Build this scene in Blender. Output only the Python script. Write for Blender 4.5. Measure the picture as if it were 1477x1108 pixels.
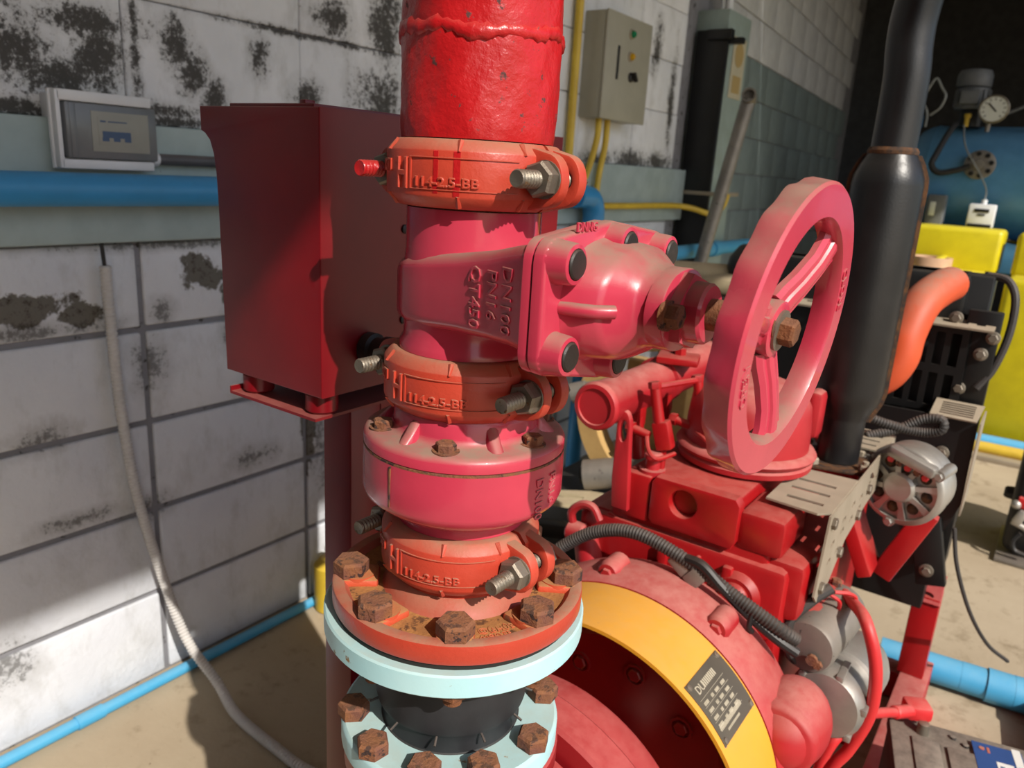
import bpy, bmesh, math, random
from mathutils import Vector as V, Matrix as MX
random.seed(7)
for o in list(bpy.data.objects): bpy.data.objects.remove(o, do_unlink=True)
SC = bpy.context.scene
COL = SC.collection
H = 1.17                     # camera height above the floor; everything below is measured from the lens and lifted by H at the end
pi = math.pi
R = math.radians

# ---------------------------------------------------------------- camera
cam_d = bpy.data.cameras.new('camera'); cam = bpy.data.objects.new('camera', cam_d); COL.objects.link(cam)
cam_d.sensor_fit = 'HORIZONTAL'; cam_d.sensor_width = 36.0; cam_d.lens = 36.0*1107.0/1477.0
cam_d.clip_start = 0.02; cam_d.clip_end = 200
cx_, cy_, cz_ = V((.80882578, .58517152, .05809605)), V((-.20364735, .18605333, .96120337)), V((.55165987, -.78927717, .26965335))
cam.matrix_world = MX(((cx_[0], cy_[0], cz_[0], 0), (cx_[1], cy_[1], cz_[1], 0), (cx_[2], cy_[2], cz_[2], H), (0, 0, 0, 1)))
cam_d.dof.use_dof = True; cam_d.dof.focus_distance = 0.585; cam_d.dof.aperture_fstop = 10.5
SC.camera = cam

# ---------------------------------------------------------------- world, sun, exposure
SUN_AZ, SUN_EL = R(-23), R(40)
wd = bpy.data.worlds.new('sky'); SC.world = wd; wd.use_nodes = True
nt = wd.node_tree; bg = nt.nodes['Background']
sky = nt.nodes.new('ShaderNodeTexSky'); sky.sky_type = 'NISHITA'; sky.sun_disc = False
sky.sun_elevation = SUN_EL; sky.sun_rotation = R(90)-SUN_AZ; sky.air_density = 1.0; sky.dust_density = 1.5; sky.ozone_density = 1.0
nt.links.new(sky.outputs[0], bg.inputs[0]); bg.inputs[1].default_value = 0.15
sl = bpy.data.lights.new('sun', 'SUN'); sl.energy = 5.2; sl.angle = R(0.6); sl.color = (1.0, .94, .85)
so = bpy.data.objects.new('sun', sl); COL.objects.link(so)
to_sun = V((math.cos(SUN_AZ)*math.cos(SUN_EL), math.sin(SUN_AZ)*math.cos(SUN_EL), math.sin(SUN_EL)))
so.location = (0, 0, 6); so.rotation_euler = to_sun.to_track_quat('Z', 'Y').to_euler()
vs = SC.view_settings; vs.view_transform = 'Standard'; vs.look = 'None'; vs.exposure = 0.0; vs.gamma = 1.0; vs.use_curve_mapping = False

# ---------------------------------------------------------------- materials
def lin(h):
    c = [int(h[i:i+2], 16)/255 for i in (0, 2, 4)]
    return tuple(x/12.92 if x <= .04045 else ((x+.055)/1.055)**2.4 for x in c)+(1,)
class NT:
    def __init__(s, name):
        s.m = bpy.data.materials.new(name); s.m.use_nodes = True; s.t = s.m.node_tree; s.b = s.t.nodes['Principled BSDF']
        s.geo = s.t.nodes.new('ShaderNodeNewGeometry'); s.pos = s.geo.outputs['Position']; s.vec = s.pos
    def n(s, ty, **k):
        x = s.t.nodes.new(ty)
        for a, b in k.items(): setattr(x, a, b)
        return x
    def put(s, sock, v):
        if hasattr(v, 'node'): s.t.links.new(v, sock)
        else: sock.default_value = v
    def noise(s, scale, detail=4, rough=.55, stretch=None, off=0):
        x = s.n('ShaderNodeTexNoise'); x.inputs['Scale'].default_value = scale; x.inputs['Detail'].default_value = detail; x.inputs['Roughness'].default_value = rough
        v = s.vec
        if stretch or off:
            mp = s.n('ShaderNodeMapping'); s.t.links.new(v, mp.inputs[0]); mp.inputs['Scale'].default_value = stretch or (1, 1, 1); mp.inputs['Location'].default_value = (off, off*.7, off*1.3); v = mp.outputs[0]
        s.t.links.new(v, x.inputs['Vector']); return x.outputs[0]
    def ramp(s, f, a, b, x=0., y=1.):
        r = s.n('ShaderNodeMapRange', clamp=True); s.put(r.inputs[0], f); r.inputs[1].default_value = a; r.inputs[2].default_value = b; r.inputs[3].default_value = x; r.inputs[4].default_value = y; return r.outputs[0]
    def mix(s, f, a, b):
        x = s.n('ShaderNodeMix', data_type='RGBA'); s.put(x.inputs[0], f); s.put(x.inputs[6], a); s.put(x.inputs[7], b); return x.outputs[2]
    def mixf(s, f, a, b):
        x = s.n('ShaderNodeMix', data_type='FLOAT'); s.put(x.inputs[0], f); s.put(x.inputs[2], a); s.put(x.inputs[3], b); return x.outputs[0]
    def m_(s, op, a, b=0.):
        x = s.n('ShaderNodeMath', operation=op); s.put(x.inputs[0], a); s.put(x.inputs[1], b); return x.outputs[0]
    def sep(s, v):
        x = s.n('ShaderNodeSeparateXYZ'); s.t.links.new(v, x.inputs[0]); return x.outputs
    def bump(s, h, strength=.3, dist=.002):
        b = s.n('ShaderNodeBump'); b.inputs['Strength'].default_value = strength; b.inputs['Distance'].default_value = dist
        s.t.links.new(h, b.inputs['Height']); s.t.links.new(b.outputs[0], s.b.inputs['Normal'])
    def out(s, col=None, rough=None, metal=None, spec=None, coat=None):
        if col is not None: s.put(s.b.inputs['Base Color'], col)
        if rough is not None: s.put(s.b.inputs['Roughness'], rough)
        if metal is not None: s.put(s.b.inputs['Metallic'], metal)
        if spec is not None: s.put(s.b.inputs['Specular IOR Level'], spec)
        if coat is not None: s.put(s.b.inputs['Coat Weight'], coat)
        return s.m
DUST = lin('8c7565')
def paint(name, c1, c2=None, rough=.38, dust=.0, spots=None, spot_amt=.0, sscale=90, bumps=.0, bscale=160, metal=0., dustc=None, coat=0., vscale=14):
    """a coat of paint: two close tones, dust lying on upward faces, chips or stains, fine relief"""
    k = NT(name)
    col = k.mix(k.ramp(k.noise(vscale), .35, .65), lin(c1), lin(c2 or c1)); ro = rough
    if spots:
        f = k.ramp(k.noise(sscale, 6, .62), .72-spot_amt, .76-spot_amt); col = k.mix(f, col, lin(spots)); ro = k.mixf(f, ro, .85)
    if dust > 0:
        up = k.ramp(k.sep(k.geo.outputs['Normal'])[2], .25, .95)
        f = k.m_('MULTIPLY', up, k.ramp(k.noise(45, 6, .7, off=3), .22, .60, .3*dust, min(dust, 1.))); col = k.mix(f, col, dustc or DUST); ro = k.mixf(f, ro, .9)
    if bumps > 0: k.bump(k.noise(bscale, 5, .6, off=9), bumps, .0015)
    return k.out(col, ro, metal, coat=coat)
M = {}
M['pink'] = paint('pink_red_enamel', 'be3a4e', 'b4354a', .22, .95, bumps=.10, bscale=90, coat=.15)
M['riser'] = paint('rough_red_brushed_paint', 'b81c20', 'a4161a', .30, .2, '52302e', .085, 95, 1.0, 85)
M['orange'] = paint('orange_red_enamel', 'ba4230', 'ae3a28', .36, .95, bumps=.22, bscale=260, dustc=lin('967058'))
M['orange_dusty'] = paint('orange_red_flange_paint', 'c84c32', 'b85234', .5, 1.1, '7c4a30', .12, 50, .3, 240, dustc=lin('a87448'))
M['engine'] = paint('engine_red_paint', 'a01418', '921216', .34, .5, bumps=.12, bscale=80, dustc=lin('b0685c'))
M['engine_dusty'] = paint('dusty_engine_red_paint', 'a82028', '9a1c22', .45, .8, bumps=.1, bscale=80, dustc=lin('b8766c'))
M['tank_red'] = paint('tank_red_satin_paint', '760c15', '6c0a13', .34, .5, bumps=.03, bscale=300, dustc=lin('a06a60'))
M['pump_red'] = paint('pump_red_paint', '981a20', '8c161c', .4, .6, bumps=.08, bscale=150, dustc=lin('b8605a'))
M['mint'] = paint('pale_mint_paint', 'a2cfd6', 'aed2d6', .45, .45, '8a6a40', .075, 45, .12, 160, dustc=lin('aaa896'))
M['yellow'] = paint('yellow_guard_paint', 'dc9c28', 'd8972c', .42, .45, '8a6a66', .035, 42, .06, 120, dustc=lin('c89a5a'))
M['rust'] = paint('rusted_steel', '6a4034', '80502f', .85, .35, '352320', .17, 110, 1.0, 330, dustc=lin('95694a'), vscale=60)
M['rust_orange'] = paint('orange_rust', '7a4a2a', '5a3620', .9, .2, '402a1c', .1, 120, .8, 420, vscale=80)
M['zinc'] = paint('galvanised_steel', '8f887c', '787064', .45, .5, '7b6046', .10, 160, .25, 500, .75)
M['dullzinc'] = paint('dull_sheet_zinc', 'a89c8a', '9a8f7d', .55, .6, bumps=.05, metal=.35, dustc=lin('b5a48e'))
M['alu'] = paint('cast_aluminium', 'b5b2ac', '9c9993', .42, .3, bumps=.15, bscale=200, metal=.7)
M['castgrey'] = paint('grey_cast_metal', '7d7872', '8f8a82', .5, .4, '4d4844', .08, 60, .15, 160, .5)
M['black'] = paint('black_painted_steel', '0e0e0f', '141414', .42, .3, bumps=.06, dustc=lin('4a443e'))
M['muffler'] = paint('matt_black_heat_paint', '1d1d1e', '141415', .36, .1, '5a5048', .0, 60, .18, 260)
M['weld_rust'] = paint('rusty_seam', '5c3a1c', '2a211c', .85, bumps=.6, bscale=300, vscale=90)
M['rubber'] = paint('black_rubber', '1c1c1f', '262629', .62, .35, bumps=.15, bscale=120, dustc=lin('4c4a46'), vscale=30)
M['hose'] = paint('grey_black_hose', '34302e', '2a2726', .6, .45, dustc=lin('7a6a60'))
M['bolt_black'] = paint('black_oxide_cap', '2c2622', '201c1a', .5, .2, '4c4038', .06, 160, .2, 500)
M['plastic_black'] = paint('black_plastic', '121214', '18181a', .5, .15)
M['orange_hose'] = paint('orange_silicone_hose', 'c9502a', 'be4a26', .5, .9, bumps=.03, dustc=lin('9a7260'))
M['blue_pvc'] = paint('blue_pvc', '3c93cc', '3a8ec4', .36, .3, bumps=.02, dustc=lin('4a88ae'))
M['blue_pvc_pale'] = paint('weathered_blue_pvc', '3f9ac8', '4a9fca', .45, .35, dustc=lin('86aebc'))
M['yellow_pvc'] = paint('yellow_pvc_conduit', 'd8b83a', 'c9a834', .45, .2)
M['white_pl'] = paint('white_abs_plastic', 'dcdee2', 'd4d6da', .4, .15)
M['white_hose'] = paint('white_corrugated_plastic', 'd2cfcc', 'c4c2c0', .5, .15)
M['grey_door'] = paint('smoked_grey_plastic', '74777a', '6c6f71', .25)
M['blue_print'] = paint('blue_breaker_print', '44597c', '3d5272', .5)
M['cream_pl'] = paint('cream_breaker_face', '9a9a92', '92928a', .5)
M['conduit_grey'] = paint('dark_grey_conduit', '56565a', '4c4c50', .45, .2)
M['panel_beige'] = paint('beige_grey_enclosure', 'a8a595', 'a29f8f', .42, .1)
M['green_light'] = paint('green_lens', '0e7a4e', '0e7a4e', .15)
M['yellow_light'] = paint('yellow_lens', 'c79a18', 'c79a18', .15)
M['tank_blue'] = paint('blue_tank_paint', '5a93bd', '5089b2', .38, .35, bumps=.03, dustc=lin('6d8ea6'))
M['yellow_tank'] = paint('yellow_tank_paint', 'cdbe16', 'c2b314', .42, .2, bumps=.03, dustc=lin('ccc26a'))
M['tape'] = paint('beige_tape', 'c8a488', 'bb967a', .7)
M['paper'] = paint('white_paper', 'd8d6d0', 'd0cec8', .7)
M['gauge_white'] = paint('gauge_dial', 'c9ccc8', 'c4c7c2', .3)
M['motor_grey'] = paint('motor_grey', '65686c', '5b5e62', .5)
M['red_wire'] = paint('red_cable_sheath', 'c8282c', 'bd2428', .42, .4, dustc=lin('d08a80'))
M['battery'] = paint('dusty_black_battery', '2c2826', '35302c', .75, .95, bumps=.2, bscale=200, dustc=lin('857a6e'))
M['label_blue'] = paint('label_blue', '2f4a80', '2c4678', .5)
M['cream'] = paint('cream_machine_paint', 'c9a468', 'bd985e', .5, .3, '4a3a28', .05, 25)
M['cream_light'] = paint('dusty_cream_steel', 'c4b493', 'b5a686', .6, .4)
M['light_blue'] = paint('pale_blue_paint', '4fa8d8', '58aedb', .45, .2)
M['plate_grey'] = paint('name_plate_metal', '5a544a', '635c50', .45, .1, metal=.4)
M['plate_ink'] = paint('name_plate_print', 'b5ab97', 'aaa08c', .5)
M['sandy'] = paint('rusty_sand', 'a8733f', '8f5f34', .95, .0, '5e3c22', .16, 60, .8, 300, vscale=50)
M['gasket'] = paint('black_gasket', '17140f', '1c1915', .8)
M['teal_pad'] = paint('verdigris_green', '3f8a7c', '3f8a7c', .6)
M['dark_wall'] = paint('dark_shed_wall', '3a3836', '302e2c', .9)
M['roof'] = paint('roof_sheet', 'a8a8a4', '9e9e9a', .7)
M['roof_dark'] = paint('darkened_shed_roof', '262422', '1e1c1a', .9)  # shade put into the colour: near-black so the shed interior stays dark
M['sign_paper'] = paint('faded_sign', 'b9b39c', 'b0aa94', .6)
M['sign_ink'] = paint('faded_sign_ink', 'a58f5e', 'a58f5e', .6)
M['pil'] = paint('grey_green_wall_paint', '90a09d', '87968f', .7, bumps=.15, bscale=60, spots='545c5a', spot_amt=.0)

def wall_block(name, base, base2, blobs, pepper=.0, flakes=(), ink=.9):
    """weathered wall paint: black mould specks gathered in patches, grey halos, peeled spots"""
    k = NT(name)
    col = k.mix(k.ramp(k.noise(5, 5), .3, .7), lin(base), lin(base2))
    col = k.mix(k.ramp(k.noise(16, 6, .7, stretch=(1, 1, .5), off=2), .50, .80, 0, .5), col, lin('9a9994'))
    def patches(bl, n_amp, lo, hi):
        d = None
        for (y, z, ry, rz) in bl:
            mp = k.n('ShaderNodeMapping', vector_type='TEXTURE'); k.t.links.new(k.pos, mp.inputs[0]); mp.inputs['Location'].default_value = (-1.5, y, z+H); mp.inputs['Scale'].default_value = (50, ry, rz)
            ln = k.n('ShaderNodeVectorMath', operation='LENGTH'); k.t.links.new(mp.outputs[0], ln.inputs[0]); d = ln.outputs['Value'] if d is None else k.m_('MINIMUM', d, ln.outputs['Value'])
        d = k.m_('ADD', d, k.m_('MULTIPLY', k.m_('SUBTRACT', k.noise(17, 5, .65, off=5), .5), n_amp)); return k.ramp(d, hi, lo)
    area = patches(blobs, 2.2, .25, 1.55)
    th = k.m_('SUBTRACT', .735-pepper, k.m_('MULTIPLY', area, .32))
    f = k.ramp(k.m_('SUBTRACT', k.noise(75, 9, .80, off=1.3), th), -.02, .09)
    col = k.mix(k.m_('MULTIPLY', area, .42), col, lin('6e6a62'))
    fl = 0.
    if flakes:
        fl = k.ramp(patches(flakes, 2.4, .2, 1.3), .35, .5)
        col = k.mix(fl, col, lin('68655f')); edge = k.ramp(k.m_('SUBTRACT', k.noise(60, 8, .75, off=8), .52), 0, .12); col = k.mix(k.m_('MULTIPLY', fl, edge), col, lin('3a3128'))
    col = k.mix(k.m_('MULTIPLY', f, ink), col, lin('2a2620'))
    h = k.noise(40, 6, .7)
    if flakes: h = k.m_('SUBTRACT', h, k.m_('MULTIPLY', fl, .8))
    k.bump(h, .5, .005)
    return k.out(col, .85)
UP = [(.62, .14, .10, .055), (.70, .11, .09, .05), (.77, .15, .05, .07), (.842, .17, .012, .11), (.925, .195, .035, .055), (.965, .14, .04, .05), (1.0, .10, .035, .05), (.91, .07, .07, .018), (.60, .052, .14, .022), (.93, .050, .13, .018), (1.10, .055, .05, .03),
      (1.33, .31, .07, .05), (1.50, .33, .06, .12), (1.48, .14, .09, .09), (1.25, .13, .05, .04), (2.87, .40, .02, .16), (3.02, .50, .04, .10), (2.62, .052, .12, .035), (2.88, .055, .16, .045), (3.12, .06, .15, .04), (3.20, .3, .03, .22), (.2, .15, .2, .08), (-.3, .12, .3, .06), (1.25, .262, .28, .010), (.75, .21, .12, .03), (1.12, .20, .03, .05), (.35, .1, .15, .1)]
LO = [(.83, -.43, .05, .08), (.86, -.33, .03, .03), (1.085, -.535, .035, .03), (.60, -.545, .06, .03), (.66, -.73, .08, .02), (1.08, -.71, .06, .03), (1.33, -.78, .12, .10), (1.27, -.55, .03, .35), (.50, -.99, .06, .06), (.80, -.75, .05, .03), (1.02, -.40, .02, .05), (.62, -.34, .16, .02), (1.0, -.19, .4, .012)]
FLK = [(.60, -.295, .09, .028), (.69, -.318, .05, .026), (.955, -.255, .05, .045), (1.04, -.30, .04, .03), (1.09, -.535, .02, .015), (1.24, -.62, .025, .25), (1.36, -.82, .06, .05)]
M['plaster'] = wall_block('mouldy_white_plaster', 'e8eaee', 'd8dbe0', UP, .055)
M['block'] = wall_block('worn_white_block_paint', 'd9dce2', 'cbced6', LO, .0, FLK, .62)
M['mortar'] = paint('grey_mortar', '84848a', '76767a', .95, bumps=.6, bscale=90, spots='3c3a38', spot_amt=.1, sscale=30)
M['beam'] = paint('grey_green_beam_paint', 'a6b6b6', '9aaaaa', .65, .0, '4f5654', .03, 40, .2, 60)
M['far_grey'] = paint('far_grey_block_paint', 'c4c7ca', 'b9bcc0', .8, bumps=.3, bscale=30)
M['far_green'] = paint('far_green_block_paint', '7a8888', '728080', .75, bumps=.3, bscale=30)
def floor_mat():
    k = NT('sandy_concrete')
    col = k.mix(k.ramp(k.noise(2.2, 6, .6), .3, .7), lin('b2a28a'), lin('a19078'))
    col = k.mix(k.ramp(k.noise(14, 6, .7, off=3), .55, .72), col, lin('8a7a62'))
    col = k.mix(k.ramp(k.noise(70, 4, .7, off=5), .66, .72), col, lin('6c5c46'))
    k.bump(k.noise(55, 6, .7), .35, .004)
    return k.out(col, .88)
M['floor'] = floor_mat()
def glass():
    k = NT('clear_tube'); k.out(lin('b8bcbc'), .2); k.b.inputs['Transmission Weight'].default_value = .5; return k.m
M['clear'] = glass()

# ---------------------------------------------------------------- mesh builder
def frame(w, up=None):
    w = V(w).normalized()
    if w.z > .9999 and not up: return V((1, 0, 0)), V((0, 1, 0)), w
    up = V(up) if up else (V((0, 0, 1)) if abs(w.z) < .95 else V((1, 0, 0)))
    u = up.cross(w).normalized(); return u, w.cross(u), w
def cr(pts, n=8, closed=False):
    P = [V(p) for p in pts]; out = []; L = len(P)
    for i in range(L if closed else L-1):
        p0 = P[(i-1) % L] if closed or i > 0 else P[0]*2-P[1]; p1 = P[i]; p2 = P[(i+1) % L]; p3 = P[(i+2) % L] if closed or i+2 < L else P[-1]*2-P[-2]
        for j in range(n):
            t = j/n; out.append(.5*((2*p1)+(p2-p0)*t+(2*p0-5*p1+4*p2-p3)*t*t+(3*p1-p0-3*p2+p3)*t**3))
    if not closed: out.append(P[-1])
    return out
class MB:
    def __init__(s): s.v = []; s.f = []
    def add(s, vs, fs):
        b = len(s.v); s.v += [V(v) for v in vs]; s.f += [tuple(b+i for i in f) for f in fs]; return s
    def box(s, x0, x1, y0, y1, z0, z1):
        return s.add([(x, y, z) for x in (x0, x1) for y in (y0, y1) for z in (z0, z1)], [(0, 1, 3, 2), (4, 6, 7, 5), (0, 4, 5, 1), (2, 3, 7, 6), (0, 2, 6, 4), (1, 5, 7, 3)])
    def rbox(s, c, h, r=.004, ax=None, seg=2):
        bm = bmesh.new(); bmesh.ops.create_cube(bm, size=2)
        for v in bm.verts: v.co = V((v.co.x*h[0], v.co.y*h[1], v.co.z*h[2]))
        if r > 0: bmesh.ops.bevel(bm, geom=bm.edges[:], offset=min(r, min(h)*.95), segments=seg, affect='EDGES', profile=.5)
        return s._bm(bm, c, ax)
    def _bm(s, bm, c=(0, 0, 0), ax=None):
        ax = [V(a) for a in ax] if ax else (V((1, 0, 0)), V((0, 1, 0)), V((0, 0, 1))); c = V(c); bm.verts.index_update()
        s.add([c+ax[0]*v.co.x+ax[1]*v.co.y+ax[2]*v.co.z for v in bm.verts], [[v.index for v in f.verts] for f in bm.faces]); bm.free(); return s
    def rings(s, rings, closed_ring=True, caps=True, loop=False):
        n = len(rings[0]); b = len(s.v)
        for r in rings: s.v += [V(p) for p in r]
        m = len(rings)
        for i in range(m if loop else m-1):
            for j in range(n if closed_ring else n-1):
                k = (j+1) % n; i2 = (i+1) % m
                s.f.append((b+i*n+j, b+i*n+k, b+i2*n+k, b+i2*n+j))
        if caps and not loop and closed_ring:
            s.f.append(tuple(b+j for j in range(n-1, -1, -1))); s.f.append(tuple(b+(m-1)*n+j for j in range(n)))
        return s
    def lathe(s, prof, o=(0, 0, 0), w=(0, 0, 1), n=48, a0=0., a1=None, caps=True, u=None):
        """prof: (radius, height) pairs turned about w; a partial turn is closed off at both ends"""
        o = V(o); u, v, w = frame(w, u)
        if a1 is None:
            rg = [[o+(u*math.cos(2*pi*j/n)+v*math.sin(2*pi*j/n))*max(r, 1e-5)+w*h for j in range(n)] for r, h in prof]
            return s.rings(rg, caps=caps)
        rg = []
        for j in range(n+1):
            a = a0+(a1-a0)*j/n; d = u*math.cos(a)+v*math.sin(a); rg.append([o+d*r+w*h for r, h in prof])
        return s.rings(rg)
    def cyl(s, p0, p1, r0, r1=None, n=20, bev=0.):
        p0, p1 = V(p0), V(p1); L = (p1-p0).length; r1 = r0 if r1 is None else r1
        pr = [(r0, 0), (r1, L)] if bev <= 0 else [(r0-bev, 0), (r0, bev), (r1, L-bev), (r1-bev, L)]
        return s.lathe(pr, p0, p1-p0, n)
    def tube(s, pts, r, n=10, rf=None, loop=False, caps=True):
        P = [V(p) for p in pts]; rg = []; L = len(P)
        T = [(P[(i+1) % L]-P[i-1] if loop else P[min(i+1, L-1)]-P[max(i-1, 0)]).normalized() for i in range(L)]
        u, v, _ = frame(T[0])
        for i in range(L):
            u = (u-T[i]*u.dot(T[i])).normalized(); v = T[i].cross(u); rr = r*(rf(i) if rf else 1)
            rg.append([P[i]+(u*math.cos(2*pi*j/n)+v*math.sin(2*pi*j/n))*rr for j in range(n)])
        return s.rings(rg, loop=loop, caps=caps)
    def corr(s, pts, r, pitch=.006, n=12, amp=.1):
        """corrugated hose along a path"""
        P = [V(p) for p in pts]; d = [0.]
        for a, b in zip(P, P[1:]): d.append(d[-1]+(b-a).length)
        N = max(8, int(d[-1]/pitch*2)); Q = []; i = 0
        for k in range(N+1):
            t = d[-1]*k/N
            while i < len(P)-2 and d[i+1] < t: i += 1
            Q.append(P[i].lerp(P[i+1], (t-d[i])/max(d[i+1]-d[i], 1e-9)))
        return s.tube(Q, r, n, rf=lambda i: 1+(amp if i % 2 else -amp))
    def prism(s, poly, o, u, v, d, bev=0., holes=()):
        """polygon in the plane (o,u,v) thickened by d along u x v, optional holes"""
        o, u, v = V(o), V(u), V(v); w = u.cross(v).normalized()
        bm = bmesh.new(); E = []
        for lp in [poly]+list(holes):
            vs = [bm.verts.new((p[0], p[1], 0)) for p in lp]; E += [bm.edges.new((vs[i], vs[(i+1) % len(vs)])) for i in range(len(vs))]
        if holes: bmesh.ops.triangle_fill(bm, edges=E, use_beauty=True)
        else: bm.faces.new(bm.verts[:])
        if bm.faces:
            bm.normal_update()
            for f in bm.faces:
                if f.normal.z > 0: f.normal_flip()
        ex = bmesh.ops.extrude_face_region(bm, geom=bm.faces[:])
        for g in ex['geom']:
            if isinstance(g, bmesh.types.BMVert): g.co.z += d
        bmesh.ops.recalc_face_normals(bm, faces=bm.faces[:])
        if bev > 0:
            top = [e for e in bm.edges if all(abs(x.co.z-d) < 1e-6 for x in e.verts) and len(e.link_faces) == 2 and e.calc_face_angle(0) > .5]
            bmesh.ops.bevel(bm, geom=top, offset=bev, segments=2, affect='EDGES', profile=.5)
        return s._bm(bm, o, (u, v, w))
    def sph(s, c, r, n=20, m=12):
        r = r if hasattr(r, '__len__') else (r, r, r); c = V(c)
        rg = [[c+V((r[0]*math.sin(pi*i/m)*math.cos(2*pi*j/n), r[1]*math.sin(pi*i/m)*math.sin(2*pi*j/n), -r[2]*math.cos(pi*i/m))) for j in range(n)] for i in range(m+1)]
        for i in (0, m): rg[i] = [p+V((1e-5*math.cos(2*pi*j/n), 1e-5*math.sin(2*pi*j/n), 0)) for j, p in enumerate(rg[i])]
        return s.rings(rg)
    def hexh(s, p, w, r, h, cham=True, rot=0.):
        u, v, w = frame(w); p = V(p); rg = []
        for rr, hh in ((r, 0), (r, h*.82), (r*.86, h)) if cham else ((r, 0), (r, h)):
            rg.append([p+(u*math.cos(rot+pi/3*j)+v*math.sin(rot+pi/3*j))*rr+w*hh for j in range(6)])
        return s.rings(rg)
    def thread(s, p0, p1, r, pitch=.0033, n=16, tip=True):
        p0, p1 = V(p0), V(p1); L = (p1-p0).length; k = max(3, int(L/pitch)); pr = []
        for i in range(k): pr += [(r*.80, L*i/k), (r, L*(i+.40)/k), (r, L*(i+.60)/k)]
        pr += [(r*.88, L)] + ([(r*.6, L-.0004), (1e-5, L-.0004)] if tip else [])
        return s.lathe(pr, p0, p1-p0, n)
    def text(s, txt, size, fn, ext=.001, sub=False):
        cu = bpy.data.curves.new('t', 'FONT'); cu.body = txt; cu.size = size; cu.extrude = ext; cu.resolution_u = 2; cu.align_x = 'LEFT'; cu.bevel_depth = ext*.35; cu.bevel_resolution = 0
        o = bpy.data.objects.new('t', cu); me = bpy.data.meshes.new_from_object(o)
        s.add([fn(v.co.x, v.co.y, v.co.z) for v in me.vertices], [tuple(p.vertices) for p in me.polygons])
        bpy.data.objects.remove(o); bpy.data.curves.remove(cu); bpy.data.meshes.remove(me); return s
    def mesh(s, name, mat, smooth=35, weld=True):
        me = bpy.data.meshes.new(name); me.from_pydata([tuple(v) for v in s.v], [], s.f); me.validate()
        bm = bmesh.new(); bm.from_mesh(me)
        if weld: bmesh.ops.remove_doubles(bm, verts=bm.verts[:], dist=2e-6)
        bmesh.ops.recalc_face_normals(bm, faces=bm.faces[:]); bm.to_mesh(me); bm.free()
        me.materials.append(M[mat] if isinstance(mat, str) else mat)
        if smooth: me.shade_smooth(); me.set_sharp_from_angle(angle=R(smooth))
        else: me.shade_flat()
        return me
    def build(s, name, mat, parent=None, smooth=35):
        return put(name, s.mesh(name, mat, smooth), parent)
WORLD = {}                   # things whose parts are modelled where they stand
def put(name, me, parent=None, loc=None, rot=None, scale=None):
    o = bpy.data.objects.new(name, me); COL.objects.link(o)
    if parent is not None:
        o.parent = parent; o.location = (V(loc) if loc is not None else V((0, 0, 0)))-WORLD.get(parent.name, V((0, 0, 0)))
    elif loc is not None: o.location = loc
    if rot is not None: o.rotation_euler = rot
    if scale: o.scale = scale
    return o
def tag(o, label, cat, group=None):
    o['label'] = label; o['category'] = cat
    if group: o['group'] = group
    return o
def thing(name, label, cat, loc=(0, 0, 0), group=None, world=True):
    o = bpy.data.objects.new(name, None); COL.objects.link(o); o.location = loc; o.empty_display_size = .05
    if world: WORLD[o.name] = V(loc)
    return tag(o, label, cat, group)
def struct(o): o['kind'] = 'structure'; return o
def solo(mb, name, mat, label, cat, loc, group=None, smooth=35):
    """a thing that is one mesh, origin at its base"""
    loc = V(loc); mb.v = [v-loc for v in mb.v]; return tag(put(name, mb.mesh(name, mat, smooth), None, loc), label, cat, group)
def rotz(a): return V((math.cos(a), math.sin(a), 0))
X_, Y_, Z_ = V((1, 0, 0)), V((0, 1, 0)), V((0, 0, 1))
ax2 = lambda w: V(w).to_track_quat('Z', 'Y').to_euler()

# ================================================================ THE SETTING
FL = -H
def rect_floor():
    m = MB(); m.box(-9, 14, -10, 12, FL-.12, FL); return struct(m.build('floor', 'floor', None, 0))
rect_floor()
WX = -1.5
wl = struct(MB().box(WX-.2, WX-.007, -2.6, 3.5, FL, 1.93).build('wall_left', 'mortar', None, 0))
def block_mesh(w, h, mat, gap=.010, d=.012, bev=.004):
    m = MB(); m.rbox((0, 0, 0), (d/2, w/2-gap/2, h/2-gap/2), bev, seg=2); return m.mesh('block', mat, 50)
cols = [.82+.41*k for k in range(-8, 7)]
rows_low = [(FL, -.96), (-.96, -.76), (-.76, -.56), (-.56, -.36), (-.36, -.18)]
rows_up = [(.04, .265)]+[(.265+.2*i, .465+.2*i) for i in range(8)]
for rows, mat, gap in ((rows_low, 'block', .0125), (rows_up, 'plaster', .0022)):
    for z0, z1 in rows:
        me = block_mesh(.41, z1-z0, mat, gap)
        for y in cols[:-1]:
            put('block', me, wl, (WX-.006+random.uniform(-.0012, .0012), y+.205, (z0+z1)/2), (random.uniform(-.002, .002), 0, random.uniform(-.004, .004)))
bmb = MB(); bmb.rbox((WX-.02, .45, -.07), (.05, 3.02, .11), .006); struct(bmb.build('trim_1', 'beam', None, 40))
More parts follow.
